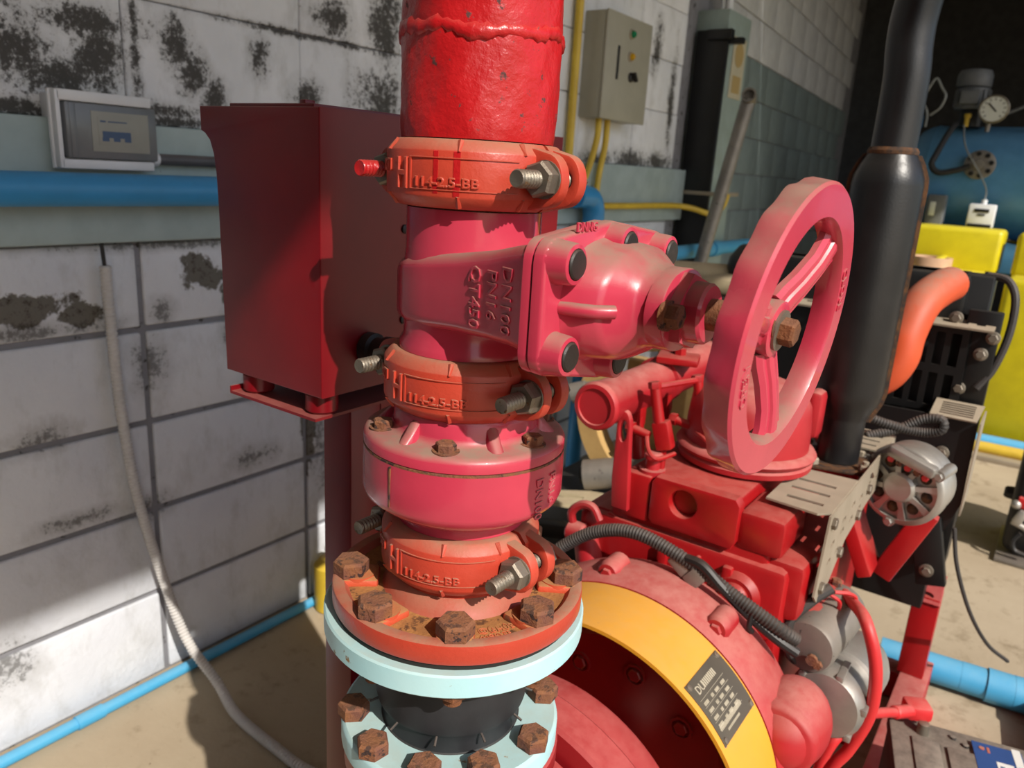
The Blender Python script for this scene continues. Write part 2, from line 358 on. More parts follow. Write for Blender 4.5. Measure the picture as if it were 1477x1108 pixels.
# the projecting pilaster and the wall beyond it
struct(MB().rbox((-1.435, 3.525, -.2325), (.073, .135, .9375), .006).build('wall_pilaster', 'pil', None, 40))
fa = R(4.57); fdir = V((-math.sin(fa), math.cos(fa), 0)); fnor = V((math.cos(fa), math.sin(fa), 0)); f0 = V((-1.52, 3.52, 0))
fw = MB(); fw.rbox(f0+fdir*2.1-fnor*.1+V((0, 0, .3)), (.09, 2.1, 1.47), 0, (fnor, fdir, Z_)); wf = struct(fw.build('wall_far', 'mortar', None, 0))
for matn, r0, r1 in (('far_green', 0, 9), ('far_grey', 9, 14)):
    me = block_mesh(.4, .2, matn, .006, .014, .003)
    for i in range(r0, r1):
        for j in range(10):
            p = f0+fdir*(.21+.4*j+(0.2 if i % 2 else 0))-fnor*.008; z = .645-1.8+.2*i+.1
            if j == 9 and i % 2: continue
            put('block', me, wf, (p.x, p.y, z), (0, 0, fa))
# dark shed behind, roof with its eave over the open side
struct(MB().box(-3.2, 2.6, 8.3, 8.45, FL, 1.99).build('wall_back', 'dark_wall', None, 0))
struct(MB().box(2.4, 2.55, 5.9, 8.3, FL, 1.99).build('wall_right_light_block', 'dark_wall', None, 0))  # unseen side wall, added to keep daylight out of the shed
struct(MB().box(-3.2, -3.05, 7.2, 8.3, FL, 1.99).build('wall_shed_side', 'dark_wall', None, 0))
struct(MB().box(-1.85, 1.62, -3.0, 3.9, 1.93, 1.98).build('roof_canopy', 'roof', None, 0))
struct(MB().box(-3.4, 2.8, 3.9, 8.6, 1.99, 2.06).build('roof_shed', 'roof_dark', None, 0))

struct(MB().box(-1.7, 1.5, -1.75, -1.6, FL, 1.93).build('wall_rear_sky_block', 'dark_wall', None, 0))  # unseen wall added behind the camera, blocks sky light from that side

# ================================================================ PIPE STACK
PX, PY = -.376, .474
def at_(az, r, z): return V((PX+r*math.cos(az), PY+r*math.sin(az), z))
# ---- riser pipe
t = thing('riser_pipe', 'thick red painted riser pipe with a lumpy weld ring at the top', 'pipe', (PX, PY, .013))
n = 72; zs = [.018+.006*i for i in range(40)]+[.30+.05*i for i in range(33)]
def wob(a, z): return .0005*math.sin(7*a+60*z)+.0004*math.sin(13*a-130*z)+.0003*math.sin(23*a+210*z)
m = MB(); m.rings([[at_(2*pi*j/n, (.0568 if i == 0 else .0578)+wob(2*pi*j/n, z), z) for j in range(n)] for i, z in enumerate(zs)]); m.build('pipe', 'riser', t, 60)
random.seed(3); lump = [random.uniform(.7, 1.35) for _ in range(97)]
m = MB(); rg = []
for j in range(96):
    a = 2*pi*j/96; c = at_(a, .0575, .0885+.0022*math.sin(3*a+1)+.0015*math.sin(8*a)); d = rotz(a); rr = .0040*lump[j]
    rg.append([c+d*(rr*.62*math.cos(q))+Z_*(rr*1.15*math.sin(q)-.002*(lump[(j*7)%96]-1)) for q in [2*pi*k/8 for k in range(8)]])
m.rings(rg, loop=True); m.build('weld_bead', 'riser', t, 60)
m = MB().cyl((PX, PY, .012), (PX, PY, .02), .0545, n=48); m.build('groove', 'gasket', t)

# ---- grooved couplings
def cyl_map(az0, z0, r, k=1.):
    """text x runs along the curve, y up, z outwards"""
    return lambda x, y, z: V(((r+z)*math.cos(az0+k*x/r), (r+z)*math.sin(az0+k*x/r), z0+y))
def make_coupling(label):
    t = thing('grooved_coupling', label, 'pipe coupling', (0, 0, 0), 'grooved couplings on the red pipe stack', world=False)
    prof = [(.0535, -.0235), (.0585, -.0235), (.0605, -.0225), (.0668, -.0160), (.0672, -.0146), (.0672, .0146), (.0668, .0158), (.0612, .0222), (.0595, .0232), (.0535, .0232)]
    def ear(m, sx, y0, y1):
        P = [(.050, -.0225), (.064, -.0215)]+[(.0735+.0140*math.cos(q), -.0005+.0185*math.sin(q)) for q in [R(-75+15*i) for i in range(11)]]+[(.064, .0205), (.050, .0222)]
        hole = [(.0735+.0066*math.cos(q), .0066*math.sin(q)) for q in [2*pi*i/14 for i in range(14)]]
        if sx > 0: m.prism([(p[0], p[1]) for p in P], (0, y1, 0), X_, Z_, y1-y0, .0022, [hole])
        else: m.prism([(p[0], p[1]) for p in P], (0, y0, 0), -X_, Z_, y1-y0, .0022, [hole])
    g = R(1.6)
    m = MB(); m.lathe(prof, n=40, a0=pi+g, a1=2*pi-g)
    for sx in (1, -1): ear(m, sx, -.0165, -.0068)
    front = m.build('front_housing', 'orange', t, 40)
    for az in (R(-62), R(-118), R(-22)):
        for sz in (1, -1):
            u = V((-math.sin(az), math.cos(az), 0)); d = rotz(az); m = MB()
            m.add([d*.0665+Z_*sz*.0145-u*.002, d*.0665+Z_*sz*.0145+u*.002, d*.0615+Z_*sz*.0226+u*.002, d*.0615+Z_*sz*.0226-u*.002,
                   d*.0690+Z_*sz*.0152, d*.0630+Z_*sz*.0232], [(0, 4, 1), (4, 1, 2, 5), (4, 5, 3, 0), (3, 5, 2), (0, 3, 2, 1)])
            m.build('rib', 'orange', front, 20)
    m = MB(); rr = .0672   # raised border of the lettering panel
    def strip(a0, a1, z0, z1):
        k = 14; m.rings([[V((q*math.cos(a), q*math.sin(a), z)) for q, z in ((rr-.001, z0), (rr+.0009, z0+.0003), (rr+.0009, z1-.0003), (rr-.001, z1))] for a in [a0+(a1-a0)*i/k for i in range(k+1)]])
    strip(R(-94), R(-26), .0098, .0110); strip(R(-94), R(-26), -.0114, -.0104); strip(R(-95), R(-93.6), -.0114, .011)
    m.build('panel_border', 'orange', front, 40)
    m = MB(); m.text('H', .0300, cyl_map(R(-107), -.0108, .0674, .62), .0013); m.text('114-2.5-BB', .0090, cyl_map(R(-91.5), -.0088, .0674, 1.22), .0009)
    m.text('POTI', .0120, cyl_map(R(-134), .0000, .0674, .85), .0009); m.build('lettering', 'orange', front, 40)
    m = MB(); m.lathe(prof, n=40, a0=g, a1=pi-g)
    for sx in (1, -1): ear(m, sx, .0068, .0165)
    m.build('rear_housing', 'orange', t, 40)
    m = MB(); m.lathe([(.052, -.018), (.0560, -.018), (.0560, .018), (.052, .018)], n=40); m.build('rubber_gasket', 'gasket', t)
    for sx in (1, -1):
        m = MB(); m.thread((sx*.0735, .0165, 0), (sx*.0735, -.0505, 0), .0063); m.hexh((sx*.0735, .0165, 0), Y_, .0115, .008)
        b = m.build('bolt', 'zinc', t, 30)
        m = MB(); m.hexh((sx*.0735, -.0170, 0), -Y_, .0128, .0105, rot=.3); m.cyl((sx*.0735, -.0165, 0), (sx*.0735, -.0178, 0), .0132, n=20); m.build('nut', 'zinc', b, 30)
    return t
def copy_tree(o, loc, label, parent=None):
    c = o.copy(); COL.objects.link(c)
    if parent is None: c.location = loc; c['label'] = label
    else: c.parent = parent
    for ch in [x for x in o.children]: copy_tree(ch, None, None, c)
    return c
cpl = make_coupling('topmost orange-red grooved coupling clamped under the red riser pipe, H 114-2.5-BB lettering'); cpl.location = (PX, PY, -.0060)
bpy.context.view_layer.update()
c2 = copy_tree(cpl, (PX, PY, -.1625), 'orange-red grooved coupling between the pink gate valve and the pink check valve')
c3 = copy_tree(cpl, (PX, PY, -.3080), 'lowest orange-red grooved coupling just above the bolted orange flange')
for c, dz in ((c2, .0), (c3, .0)): c.rotation_euler.z = R(-1.0)

# red paint spilled from the riser over the topmost coupling
for a0, a1, z0, z1 in ((-77.5, -74.5, -.0140, .0152), (-65, -61, -.0152, .0152)):
    m = MB(); k = 6; m.rings([[V((q*math.cos(a), q*math.sin(a), z)) for q, z in ((.0670, z0), (.0675, z0+.001), (.0675, z1-.0005), (.0670, z1))] for a in [R(a0+(a1-a0)*i/k) for i in range(k+1)]]); m.build('paint_run', 'riser', cpl, 40)
for b in [o for o in cpl.children if o.name.startswith('bolt')]:
    if min(v.co.x for v in b.data.vertices) < 0: b.data = b.data.copy(); b.data.materials[0] = M['riser']
# ---- gate valve
GZ = -.083
t = thing('gate_valve', 'pink-red cast gate valve with six capped bonnet bolts and a handwheel', 'valve', (PX, PY, -.14))
body = MB(); body.lathe([(.050, -.030), (.052, -.031), (.052, -.062), (.0535, -.075), (.0535, -.112), (.0525, -.118), (.0525, -.128), (.0555, -.134), (.0558, -.139), (.050, -.1395)], (PX, PY, 0), n=56)
st = [(-.4325, .012, -.077, -.116), (-.428, .026, -.074, -.118), (-.418, .040, -.071, -.119), (-.400, .051, -.067, -.119), (-.376, .0565, -.0635, -.118), (-.345, .060, -.059, -.116), (-.310, .067, -.053, -.1145), (-.285, .076, -.047, -.1135), (-.270, .083, -.044, -.114)]
def rrect(x, hw, z1, z0, r, k=5):
    cy, cz, hh = PY, (z0+z1)/2, (z1-z0)/2; r = min(r, hw*.9, hh*.9); P = []
    for qx, qz, a0 in ((1, 1, 0), (-1, 1, 90), (-1, -1, 180), (1, -1, 270)):
        for i in range(k+1):
            a = R(a0+90*i/k); P.append(V((x, cy+qx*(hw-r)+r*math.cos(a), cz+qz*(hh-r)+r*math.sin(a))))
    return P
body.rings([rrect(x, w, a, b, .010) for x, w, a, b in st]); body.build('body', 'pink', t, 45)
BOL = [(.406, -.054), (.474, -.0455), (.542, -.054), (.406, -.112), (.474, -.1255), (.542, -.112)]
def hull(pts):
    pts = sorted(set(pts)); lo = []; up = []
    for q, L in ((pts, lo), (pts[::-1], up)):
        for p in q:
            while len(L) > 1 and (L[-1][0]-L[-2][0])*(p[1]-L[-2][1])-(L[-1][1]-L[-2][1])*(p[0]-L[-2][0]) <= 0: L.pop()
            L.append(p)
    return lo[:-1]+up[:-1]
def outline(r): return hull([(y+r*math.cos(a), z+r*math.sin(a)) for y, z in BOL for a in [2*pi*i/20 for i in range(20)]])
m = MB(); m.prism(outline(.0150), (-.2705, 0, 0), Y_, Z_, .0065, .0015); m.build('body_flange', 'pink', t, 40)
m = MB(); m.prism(outline(.0140), (-.2642, 0, 0), Y_, Z_, .0020); m.build('flange_gasket', 'gasket', t, 40)
bon = MB(); bon.prism(outline(.0155), (-.2625, 0, 0), Y_, Z_, .0090, .003)
def ell(x, hy, hz, cz=GZ, p=2.4, k=36):
    o = []
    for j in range(k):
        a = 2*pi*j/k; c, s = math.cos(a), math.sin(a); o.append(V((x, PY+hy*math.copysign(abs(c)**(2/p), c), cz+hz*math.copysign(abs(s)**(2/p), s))))
    return o
bon.rings([ell(-.262, .068, .047), ell(-.253, .064, .0425), ell(-.247, .060, .0405), ell(-.232, .057, .0385), ell(-.228, .051, .0365), ell(-.222, .043, .033), ell(-.217, .037, .0295), ell(-.213, .034, .0275), ell(-.207, .0335, .0270)])
bon = bon.build('bonnet', 'pink', t, 50)
for sy in (-1, 1):
    m = MB(); m.tube([V((-.254, PY+sy*.0625, GZ)), V((-.24, PY+sy*.0605, GZ)), V((-.230, PY+sy*.0560, GZ)), V((-.223, PY+sy*.0475, GZ))], .0045, 10); m.build('rib', 'pink', bon, 60)
boss = MB(); boss.lathe([(.0150, 0), (.0140, .003), (.0132, .012), (.0125, .0142), (.0100, .0148), (.0098, .012), (1e-5, .012)], (0, 0, 0), X_, 28); bme = boss.mesh('bolt_boss', 'pink', 50)
cap = MB(); cap.lathe([(.0095, 0), (.0095, .0035), (.0085, .0046), (.004, .0050), (1e-5, .0050)], (0, 0, 0), X_, 24); cme = cap.mesh('bolt_cap', 'bolt_black', 40)
for y, z in BOL:
    b = put('bolt_boss', bme, t, (-.2555, y, z)); c = put('bolt_cap', cme, b, (.0118, 0, 0))
m = MB(); m.text('DNNG', .0085, lambda x, y, z: V((-.2538+z, .424+x, -.0360+y)), .0006); m.build('maker_letters', 'pink', bon, 40)
def body_map(az_x, z0):   # vertical lettering, top of glyphs towards +x side, reading downwards
    def fn(x, y, z):
        xx = az_x+y; i = max(0, min(len(st)-2, sum(1 for q in st if q[0] <= xx)-1)); a, b = st[i], st[i+1]; tt = (xx-a[0])/(b[0]-a[0])
        return V((xx, PY-(a[1]+(b[1]-a[1])*tt)-z, z0-x))
    return fn
m = MB(); m.text('QT450', .0150, body_map(-.3265, -.0640), .0009); m.text('PN16', .0150, body_map(-.3085, -.0645), .0009); m.text('DN100', .0150, body_map(-.2920, -.0600), .0009); m.build('lettering', 'pink', t, 40)
# gland and stem
gl = MB(); pl = [(.036*math.cos(a)*1., .0275*math.sin(a)) for a in [2*pi*i/28 for i in range(28)]]
gl.prism([(math.copysign(abs(x/.036)**.9*.036, x), y) for x, y in pl], (-.2085, PY, GZ), Y_, Z_, .0115, .0015)
gl.lathe([(.0265, 0), (.026, .008)], (-.198, PY, GZ), X_, 6, u=(0, .3, 1)); gl.lathe([(.0205, 0), (.0200, .0110), (.0185, .0130), (.010, .0130)], (-.1915, PY, GZ), X_, 28)
gl = gl.build('gland', 'pink', t, 30)
for sy in (-1, 1):
    m = MB(); m.cyl((-.198, PY+sy*.0290, GZ), (-.194, PY+sy*.0290, GZ), .0100); m.hexh((-.194, PY+sy*.0290, GZ), X_, .0085, .008); m.build('gland_bolt', 'rust', gl, 30)
m = MB(); m.cyl((-.182, PY, GZ), (-.135, PY, GZ), .0105, n=24); m.build('stem', 'rust_orange', t, 40)
# handwheel, dished, with a wavy grip
WC = V((-.1235, .478, -.0875)); wa, wt = R(-2), R(-5)
wd_ = V((math.cos(wa)*math.cos(wt), math.sin(wa)*math.cos(wt), math.sin(wt))); we = V((-math.sin(wa), math.cos(wa), 0)); wf_ = wd_.cross(we)
wpt = lambda r, a, h: WC+(we*math.cos(a)+wf_*math.sin(a))*r+wd_*h
rim = MB(); N = 144; rg = []
for j in range(N):
    a = 2*pi*j/N; w = .5+.5*math.cos(18*a); wav = .0022*w
    prof = [(.0700, -.0025), (.0715, 0), (.0900, 0), (.0918, -.0018), (.0922-wav*.5, -.007), (.0925-wav, -.014), (.0915-wav, -.0175), (.0890-wav, -.0185), (.0830, -.0170), (.0815, -.0110), (.0745, -.0100), (.0728, -.0160), (.0702, -.0155), (.0690, -.009)]
    rg.append([wpt(r, a, h) for r, h in prof])
rim.rings(rg, loop=True)
hw = rim.build('handwheel', 'pink', t, 40)
SP = [R(47), R(168), R(-78)]
for a in SP:
    m = MB(); d = we*math.cos(a)+wf_*math.sin(a); tn = wd_.cross(d); rg = []
    for q, wdt, hh, th in ((.014, .0150, -.0175, .009), (.022, .0145, -.0160, .009), (.035, .0130, -.0125, .009), (.052, .0125, -.0090, .0085), (.064, .0140, -.0078, .0085), (.073, .0180, -.0075, .009)):
        c = WC+d*q+wd_*(hh)
        rg.append([c+tn*(wdt*x)+wd_*(th*z) for x, z in ((-1, -.55), (-1, -.1), (-.78, .22), (-.42, .22), (-.35, .42), (-.15, .52), (.15, .52), (.35, .42), (.42, .22), (.78, .22), (1, -.1), (1, -.55))])
    m.rings(rg); m.build('spoke', 'pink', hw, 30)
m = MB(); m.lathe([(.014, -.032), (.017, -.030), (.0185, -.016), (.0178, -.0125), (.0160, -.0118), (1e-5, -.0118)], WC, wd_, 32); m.build('hub', 'pink', hw, 40)
m = MB(); m.lathe([(.0130, -.0120), (.0130, -.0100), (.006, -.0098)], WC, wd_, 28); m.build('washer', 'zinc', hw)
m = MB(); m.hexh(WC+wd_*-.0100, wd_, .0088, .009, rot=.4); m.build('hub_nut', 'rust_orange', hw, 30)
def wheel_text(txt, a0, size, rr=.0745):
    def fn(x, y, z):
        a = a0-x/(rr+.004); return wpt(rr+y, a, .0002+z)
    return fn
for txt, a0 in (('OPEN', R(205)), ('CLOSE', R(28))): m = MB(); m.text(txt, .0105, wheel_text('', a0, .01), .0005); m.build('lettering', 'pink', hw, 40)

# ---- check valve
t = thing('check_valve', 'squat pink-red check valve with small rusty bolts on its dusty top flange', 'valve', (PX, PY, -.285))
m = MB(); m.lathe([(.050, -.186), (.0575, -.1865), (.0590, -.190), (.0595, -.1985), (.0610, -.2025), (.0640, -.2045), (.078, -.2055), (.0815, -.2075), (.0830, -.2105), (.0830, -.2170), (.0818, -.2178), (.0818, -.2190), (.0830, -.2198), (.0835, -.235), (.0835, -.2545), (.0815, -.2600), (.074, -.2660), (.066, -.2715), (.059, -.2735), (.0545, -.2745), (.0545, -.2845), (.050, -.285)], (PX, PY, 0), n=72)
cv = m.build('body', 'pink', t, 40)
m = MB(); m.lathe([(.080, -.2198), (.0831, -.2198), (.0831, -.2180), (.080, -.2180)], (PX, PY, 0), n=64); m.build('flange_joint', 'rust', cv)
m = MB(); a = R(-93); m.rbox(at_(a, .0836, -.2375), (.0006, .0007, .0165), 0, (rotz(a), V((-math.sin(a), math.cos(a), 0)), Z_)); m.build('casting_seam', 'rust', cv, 0)
bm_ = MB(); bm_.cyl((0, 0, 0), (0, 0, .0012), .0105, n=20); bm_.hexh((0, 0, .0012), Z_, .0082, .0065); bolt_s = bm_.mesh('flange_bolt', 'rust', 30)
for k in range(6):
    a = R(-125+62*k if k < 3 else -125+60*k); p = at_(a, .0685, -.2055); put('flange_bolt', bolt_s, t, p, (0, 0, random.random()))
for k in range(6):
    a = R(-92+61*k); d = rotz(a); u = V((-math.sin(a), math.cos(a), 0)); m = MB(); o = V((PX, PY, 0)); rg = []
    for q, w, z in ((.050, .0046, -.1885), (.0590, .0046, -.1895), (.0670, .0046, -.1985), (.0735, .0042, -.2050)):
        rg.append([o+d*q+u*x*w+Z_*zz for x, zz in ((-1.25, -.207), (-1, z-.002), (-.5, z), (.5, z), (1, z-.002), (1.25, -.207))])
    m.rings(rg); m.build('gusset', 'pink', cv, 40)
def cv_text(az0, z0): return lambda x, y, z: at_(az0+y/.0835, .0834+z, z0-x)
m = MB(); m.text('PN16', .0115, cv_text(R(3), -.2270), .0008); m.text('DN100', .0115, cv_text(R(-9), -.2275), .0008); m.build('lettering', 'pink', cv, 40)

# ---- orange flange adapter
t = thing('flange_adapter', 'orange-red flange adapter ringed by large rusty hex bolts', 'pipe flange', (PX, PY, -.362))
m = MB(); m.lathe([(.050, -.331), (.0545, -.3315), (.0545, -.3365), (.0600, -.3400), (.0640, -.3470), (.0670, -.3505), (.0930, -.3508), (.0965, -.3470), (.0985, -.3440), (.1055, -.3430), (.1080, -.3445), (.1085, -.3470), (.1085, -.3590), (.1075, -.3610), (.050, -.3612)], (PX, PY, 0), n=80)
fl = m.build('flange', 'orange', t, 40)
m = MB(); m.lathe([(.066, -.3510), (.066, -.3494), (.080, -.3490), (.0945, -.3494), (.0945, -.3510)], (PX, PY, 0), n=64); m.build('rusty_sand', 'sandy', fl)
AB = [R(-52+43.5*(k)) for k in (-2, -1, 0, 1, 2)]+[R(-52+43.5*3+6), R(-52+43.5*4+4), R(-52+43.5*5)]
m = MB(); m.rbox((0, 0, -.0020), (.0175, .0150, .0045), .003); m.cyl((0, 0, .0), (0, 0, .0035), .0150, n=24); pad_me = m.mesh('bolt_pad', 'orange_dusty', 40)
m = MB(); m.hexh((0, 0, 0), Z_, .0152, .0125); m.cyl((0, 0, -.055), (0, 0, 0), .0075, n=14); bolt_l = m.mesh('hex_bolt', 'rust', 30)
m = MB(); m.hexh((0, 0, 0), -Z_, .0135, .0095); m.cyl((0, 0, -.0095), (0, 0, -.016), .0076, n=14); nut_l = m.mesh('nut', 'rust_orange', 30)
m = MB(); m.rbox((0, 0, 0), (.011, .0035, .0085), .003); web_me = m.mesh('web', 'orange_dusty', 40)
for k, a in enumerate(AB):
    put('bolt_pad', pad_me, fl, at_(a, .0865, -.3460), (0, 0, a)); b = put('hex_bolt', bolt_l, t, at_(a, .0930, -.3430), (0, 0, a+k*.7+.2)); b.scale = (1, 1, 1)
    put('nut', nut_l, b, (0, 0, -.0445))
m = MB(); m.text('@(9H()5-', .0085, lambda x, y, z: at_(R(-40)+x/.085, .0805+y, -.3488+z), .0004); m.text('WG0A25', .0062, lambda x, y, z: at_(R(-40)+x/.085, .0885+y*.8, -.3488+z), .0004)
m.build('cast_marks', 'orange_dusty', fl, 40)
m = MB(); m.lathe([(.06, -.3612), (.1050, -.3612), (.1050, -.3664), (.06, -.3664)], (PX-.001, PY-.001, 0), n=64); solo(m, 'flange_gasket', 'gasket', 'thin black gasket squeezed between the orange flange and the mint flange', 'gasket', (PX, PY, -.3648))

# ---- rubber expansion joint
JX, JY = PX-.0018, PY-.0012
t = thing('expansion_joint', 'black rubber expansion joint between two pale mint flanges', 'expansion joint', (JX, JY, -.502))
def jaz(a, r, z): return V((JX+r*math.cos(a), JY+r*math.sin(a), z))
m = MB(); m.lathe([(.055, -.3665), (.1120, -.3665), (.1135, -.3680), (.1135, -.3850), (.1120, -.3866), (.055, -.3866)], (JX, JY, 0), n=80); m.build('upper_flange', 'mint', t, 40)
m = MB(); m.lathe([(.050, -.3862), (.0690, -.3862), (.0690, -.3900), (.0680, -.402), (.0676, -.430), (.0680, -.4560), (.0670, -.4595), (.0650, -.4602), (.0622, -.4640), (.0610, -.4720), (.0620, -.4800), (.0660, -.4830), (.050, -.4832)], (JX, JY, 0), n=72); rb = m.build('rubber_sleeve', 'rubber', t, 40)
for k in range(8):
    a = R(-52+8+33*(k-3.5)); m = MB(); m.cyl(jaz(a, .0665, -.4605), jaz(a, .0745, -.4635), .0011, n=8); m.build('mould_nib', 'hose', rb)
m = MB(); m.lathe([(.0640, -.4810), (.0960, -.4795), (.0985, -.4815), (.0990, -.4835), (.0990, -.5000), (.097, -.5020), (.058, -.5020), (.0640, -.4850)], (JX, JY, 0), n=80); m.build('lower_flange', 'mint', t, 40)
m = MB(); m.hexh((0, 0, 0), Z_, .0142, .0125); m.cyl((0, 0, -.03), (0, 0, 0), .0075, n=14); bolt_m = m.mesh('hex_bolt', 'rust', 30)
for k, a in enumerate([-98, -132, -64, -32, 4, 48, 95, 150]):
    put('hex_bolt', bolt_m, t, jaz(R(a), .0880, -.4797), (0, 0, R(a)+k))

# ---- pump
EX, EZ = -.385, -.775        # shaft line of pump and engine
t = thing('pump', 'red centrifugal pump casing under the mint flanges', 'pump', (EX, .55, FL))
m = MB(); m.lathe([(.06, -.502), (.0965, -.5022), (.0985, -.504), (.0985, -.522), (.0965, -.5245), (.075, -.530), (.062, -.545), (.060, -.62)], (PX, PY, 0), n=64); m.build('discharge_flange', 'pump_red', t, 40)
m = MB(); m.lathe([(.12, .36), (.17, .375), (.188, .41), (.194, .52), (.188, .59), (.12, .60)], (EX, 0, EZ), Y_, 64); m.build('volute', 'pump_red', t, 40)
m = MB(); m.lathe([(.10, .594), (.214, .596), (.218, .600), (.218, .637), (.215, .641), (.10, .642)], (EX, 0, EZ), Y_, 96); m.build('casing_cover', 'pump_red', t, 35)
m = MB(); m.lathe([(.20, .635), (.195, .645), (.191, .67), (.190, .696), (.184, .704), (.05, .705)], (EX, 0, EZ), Y_, 80); m.build('bearing_bracket', 'pump_red', t, 40)
m = MB(); m.cyl((EX, .69, EZ), (EX, .86, EZ), .028, n=24); m.build('shaft', 'castgrey', t)
m = MB(); m.rbox((EX-.10, .50, -.985), (.03, .05, .110), .005); m.build('foot', 'pump_red', t); m = MB(); m.rbox((EX+.14, .50, -.985), (.03, .05, .110), .005); m.build('foot', 'pump_red', t)

# ================================================================ RED FUEL TANK ON ITS STAND
t = thing('fuel_tank', 'dark red sheet-metal fuel tank on a post behind the pipe stack', 'tank', (-.62, .6, FL))
prof = [(-.549, -.2225), (-.549, .042), (-.726, .042), (-.7255, .019), (-.7190, .0165), (-.7115, .010), (-.7060, -.003), (-.7030, -.022), (-.7015, -.06), (-.699, -.2225)]
m = MB(); m.prism([(x, z) for x, z in prof], (0, .866, 0), X_, Z_, .396, .0012); m.build('tank_body', 'tank_red', t, 30)
m = MB(); m.rbox((-.632, .668, .0437), (.062, .186, .0022), .001); m.rbox((-.60, .5, .0475), (.004, .006, .003), .001); m.build('lid', 'tank_red', t, 30)
m = MB(); m.box(-.692, -.556, .468, .86, -.2470, -.2440); m.box(-.692, -.690, .468, .86, -.2440, -.2390); m.build('tray', 'tank_red', t, 0)
m = MB(); m.cyl((0, 0, 0), (0, 0, .022), .017, n=20, bev=.003); fm = m.mesh('rubber_foot', 'tank_red')
for x, y in ((-.572, .490), (-.672, .490), (-.572, .84), (-.672, .84)): put('rubber_foot', fm, t, (x, y, -.2440), scale=(.95, .95, .97))
for x, y in ((-.617, .572), (-.617, .80)):
    m = MB(); m.rbox((x, y, (FL-.2470)/2), (.0225, .0225 if y < .7 else .02, (-.2470-FL)/2), .002); m.build('post', 'tank_red', t, 30)
m = MB(); m.box(-.597, -.594, .594, .78, -.95, -.2535); m.build('side_sheet', 'tank_red', t, 0)
m = MB(); m.lathe([(.012, 0), (.0165, .002), (.0165, .012), (.013, .014), (.013, .024), (.0155, .026), (.0155, .036), (.009, .038), (.009, .075)], (-.549, .528, -.181), V((1, .05, .02)), 20); m.build('outlet_fitting', 'plastic_black', t)
for z in (-.065, -.158):
    m = MB(); m.lathe([(.0045, 0), (.0045, .002), (.003, .003)], (-.549, .579, z), X_, 14); m.build('screw', 'plastic_black', t)

# ================================================================ ON THE LEFT WALL
t = thing('breaker_box', 'white plastic breaker box with smoked grey door on the left wall', 'electrical box', (-1.47, .74, -.045))
m = MB(); m.rbox((-1.472, .742, .022), (.024, .080, .058), .003); m.build('back_box', 'white_pl', t)
m = MB(); m.rbox((-1.449, .742, .0205), (.005, .090, .066), .004); m.rbox((-1.438, .742, .077), (.010, .083, .009), .002); m.rbox((-1.438, .742, -.036), (.010, .083, .008), .002); m.rbox((-1.438, .660, .0205), (.010, .004, .064), .002)
m.build('cover_frame', 'white_pl', t)
d = MB(); d.rbox((-1.4385, .752, .0205), (.011, .082, .047), .004); d = d.build('door', 'grey_door', t)
m = MB(); m.rbox((-1.4285, .682, .0205), (.0025, .006, .046), .002); m.build('hinge_rib', 'grey_door', d)
m = MB(); m.rbox((-1.4272, .765, .021), (.0006, .052, .034), .0003); m.build('window_frame', 'cream_pl', d)
m = MB(); m.rbox((-1.4266, .760, .022), (.0006, .036, .024), .0003); bk = m.build('breaker', 'cream_pl', d)
m = MB(); m.box(-1.4262, -1.4256, .731, .782, .011, .022)
for y in (.736, .756, .776): m.box(-1.4262, -1.4256, y-.006, y+.006, .005, .011)
m.box(-1.4262, -1.4256, .728, .738, .037, .040); m.box(-1.4262, -1.4256, .742, .776, .0375, .0395); m.build('toggle', 'blue_print', bk, 0)
m = MB(); m.lathe([(.012, 0), (.0135, .001), (.0135, .012), (.0115, .014)], (-1.452, .832, -.022), Y_, 16); m.build('cable_gland', 'white_pl', t)
m = MB(); m.cyl((-1.452, .846, -.022), (-1.452, 2.2, -.022), .0105, n=16); solo(m, 'electrical_conduit', 'conduit_grey', 'dark grey conduit running from the white breaker box along the wall', 'conduit', (-1.452, 1.5, -.033))
t = thing('wall_water_pipe', 'blue PVC water pipe running along the grey-green wall beam', 'pipe', (-1.4195, 1.0, -.11))
m = MB(); m.cyl((-1.4185, -2.0, -.079), (-1.4185, 2.36, -.079), .0290, n=28); m.build('pipe', 'blue_pvc', t)
m = MB(); e = [V((-1.4185, 2.34, -.079)), V((-1.4185, 2.40, -.079)), V((-1.4185, 2.448, -.088)), V((-1.4185, 2.475, -.125)), V((-1.4185, 2.48, -.175)), V((-1.4185, 2.48, -.23))]
m.tube(cr(e, 5), .040, 20); m.build('elbow', 'blue_pvc', t)
m = MB(); m.cyl((-1.4185, 2.48, -.22), (-1.4185, 2.48, FL), .029, n=20); m.build('drop_pipe', 'blue_pvc', t)
m = MB(); m.tube(cr([(-1.478, .735, -.10), (-1.478, .737, -.16), (-1.476, .740, -.232)], 6), .0038, 8); solo(m, 'black_cable', 'plastic_black', 'black cable dropping from the blue wall pipe into the white hose', 'cable', (-1.476, .74, -.232))
m = MB(); P = [(-1.474, .7395, -.222), (-1.473, .7405, -.350), (-1.471, .7460, -.524), (-1.467, .764, -.713), (-1.445, .799, -.925), (-1.40, .814, -1.045), (-1.325, .832, -1.125), (-1.235, .818, -1.156), (-1.09, .810, -1.157), (-1.0, .811, -1.157), (-.88, .84, -1.157)]
m.corr(cr(P, 14), .0103, .0075, 12, .11); solo(m, 'corrugated_hose', 'white_hose', 'white corrugated hose hanging down the block wall and curving over the floor', 'hose', (-1.3, .83, FL))
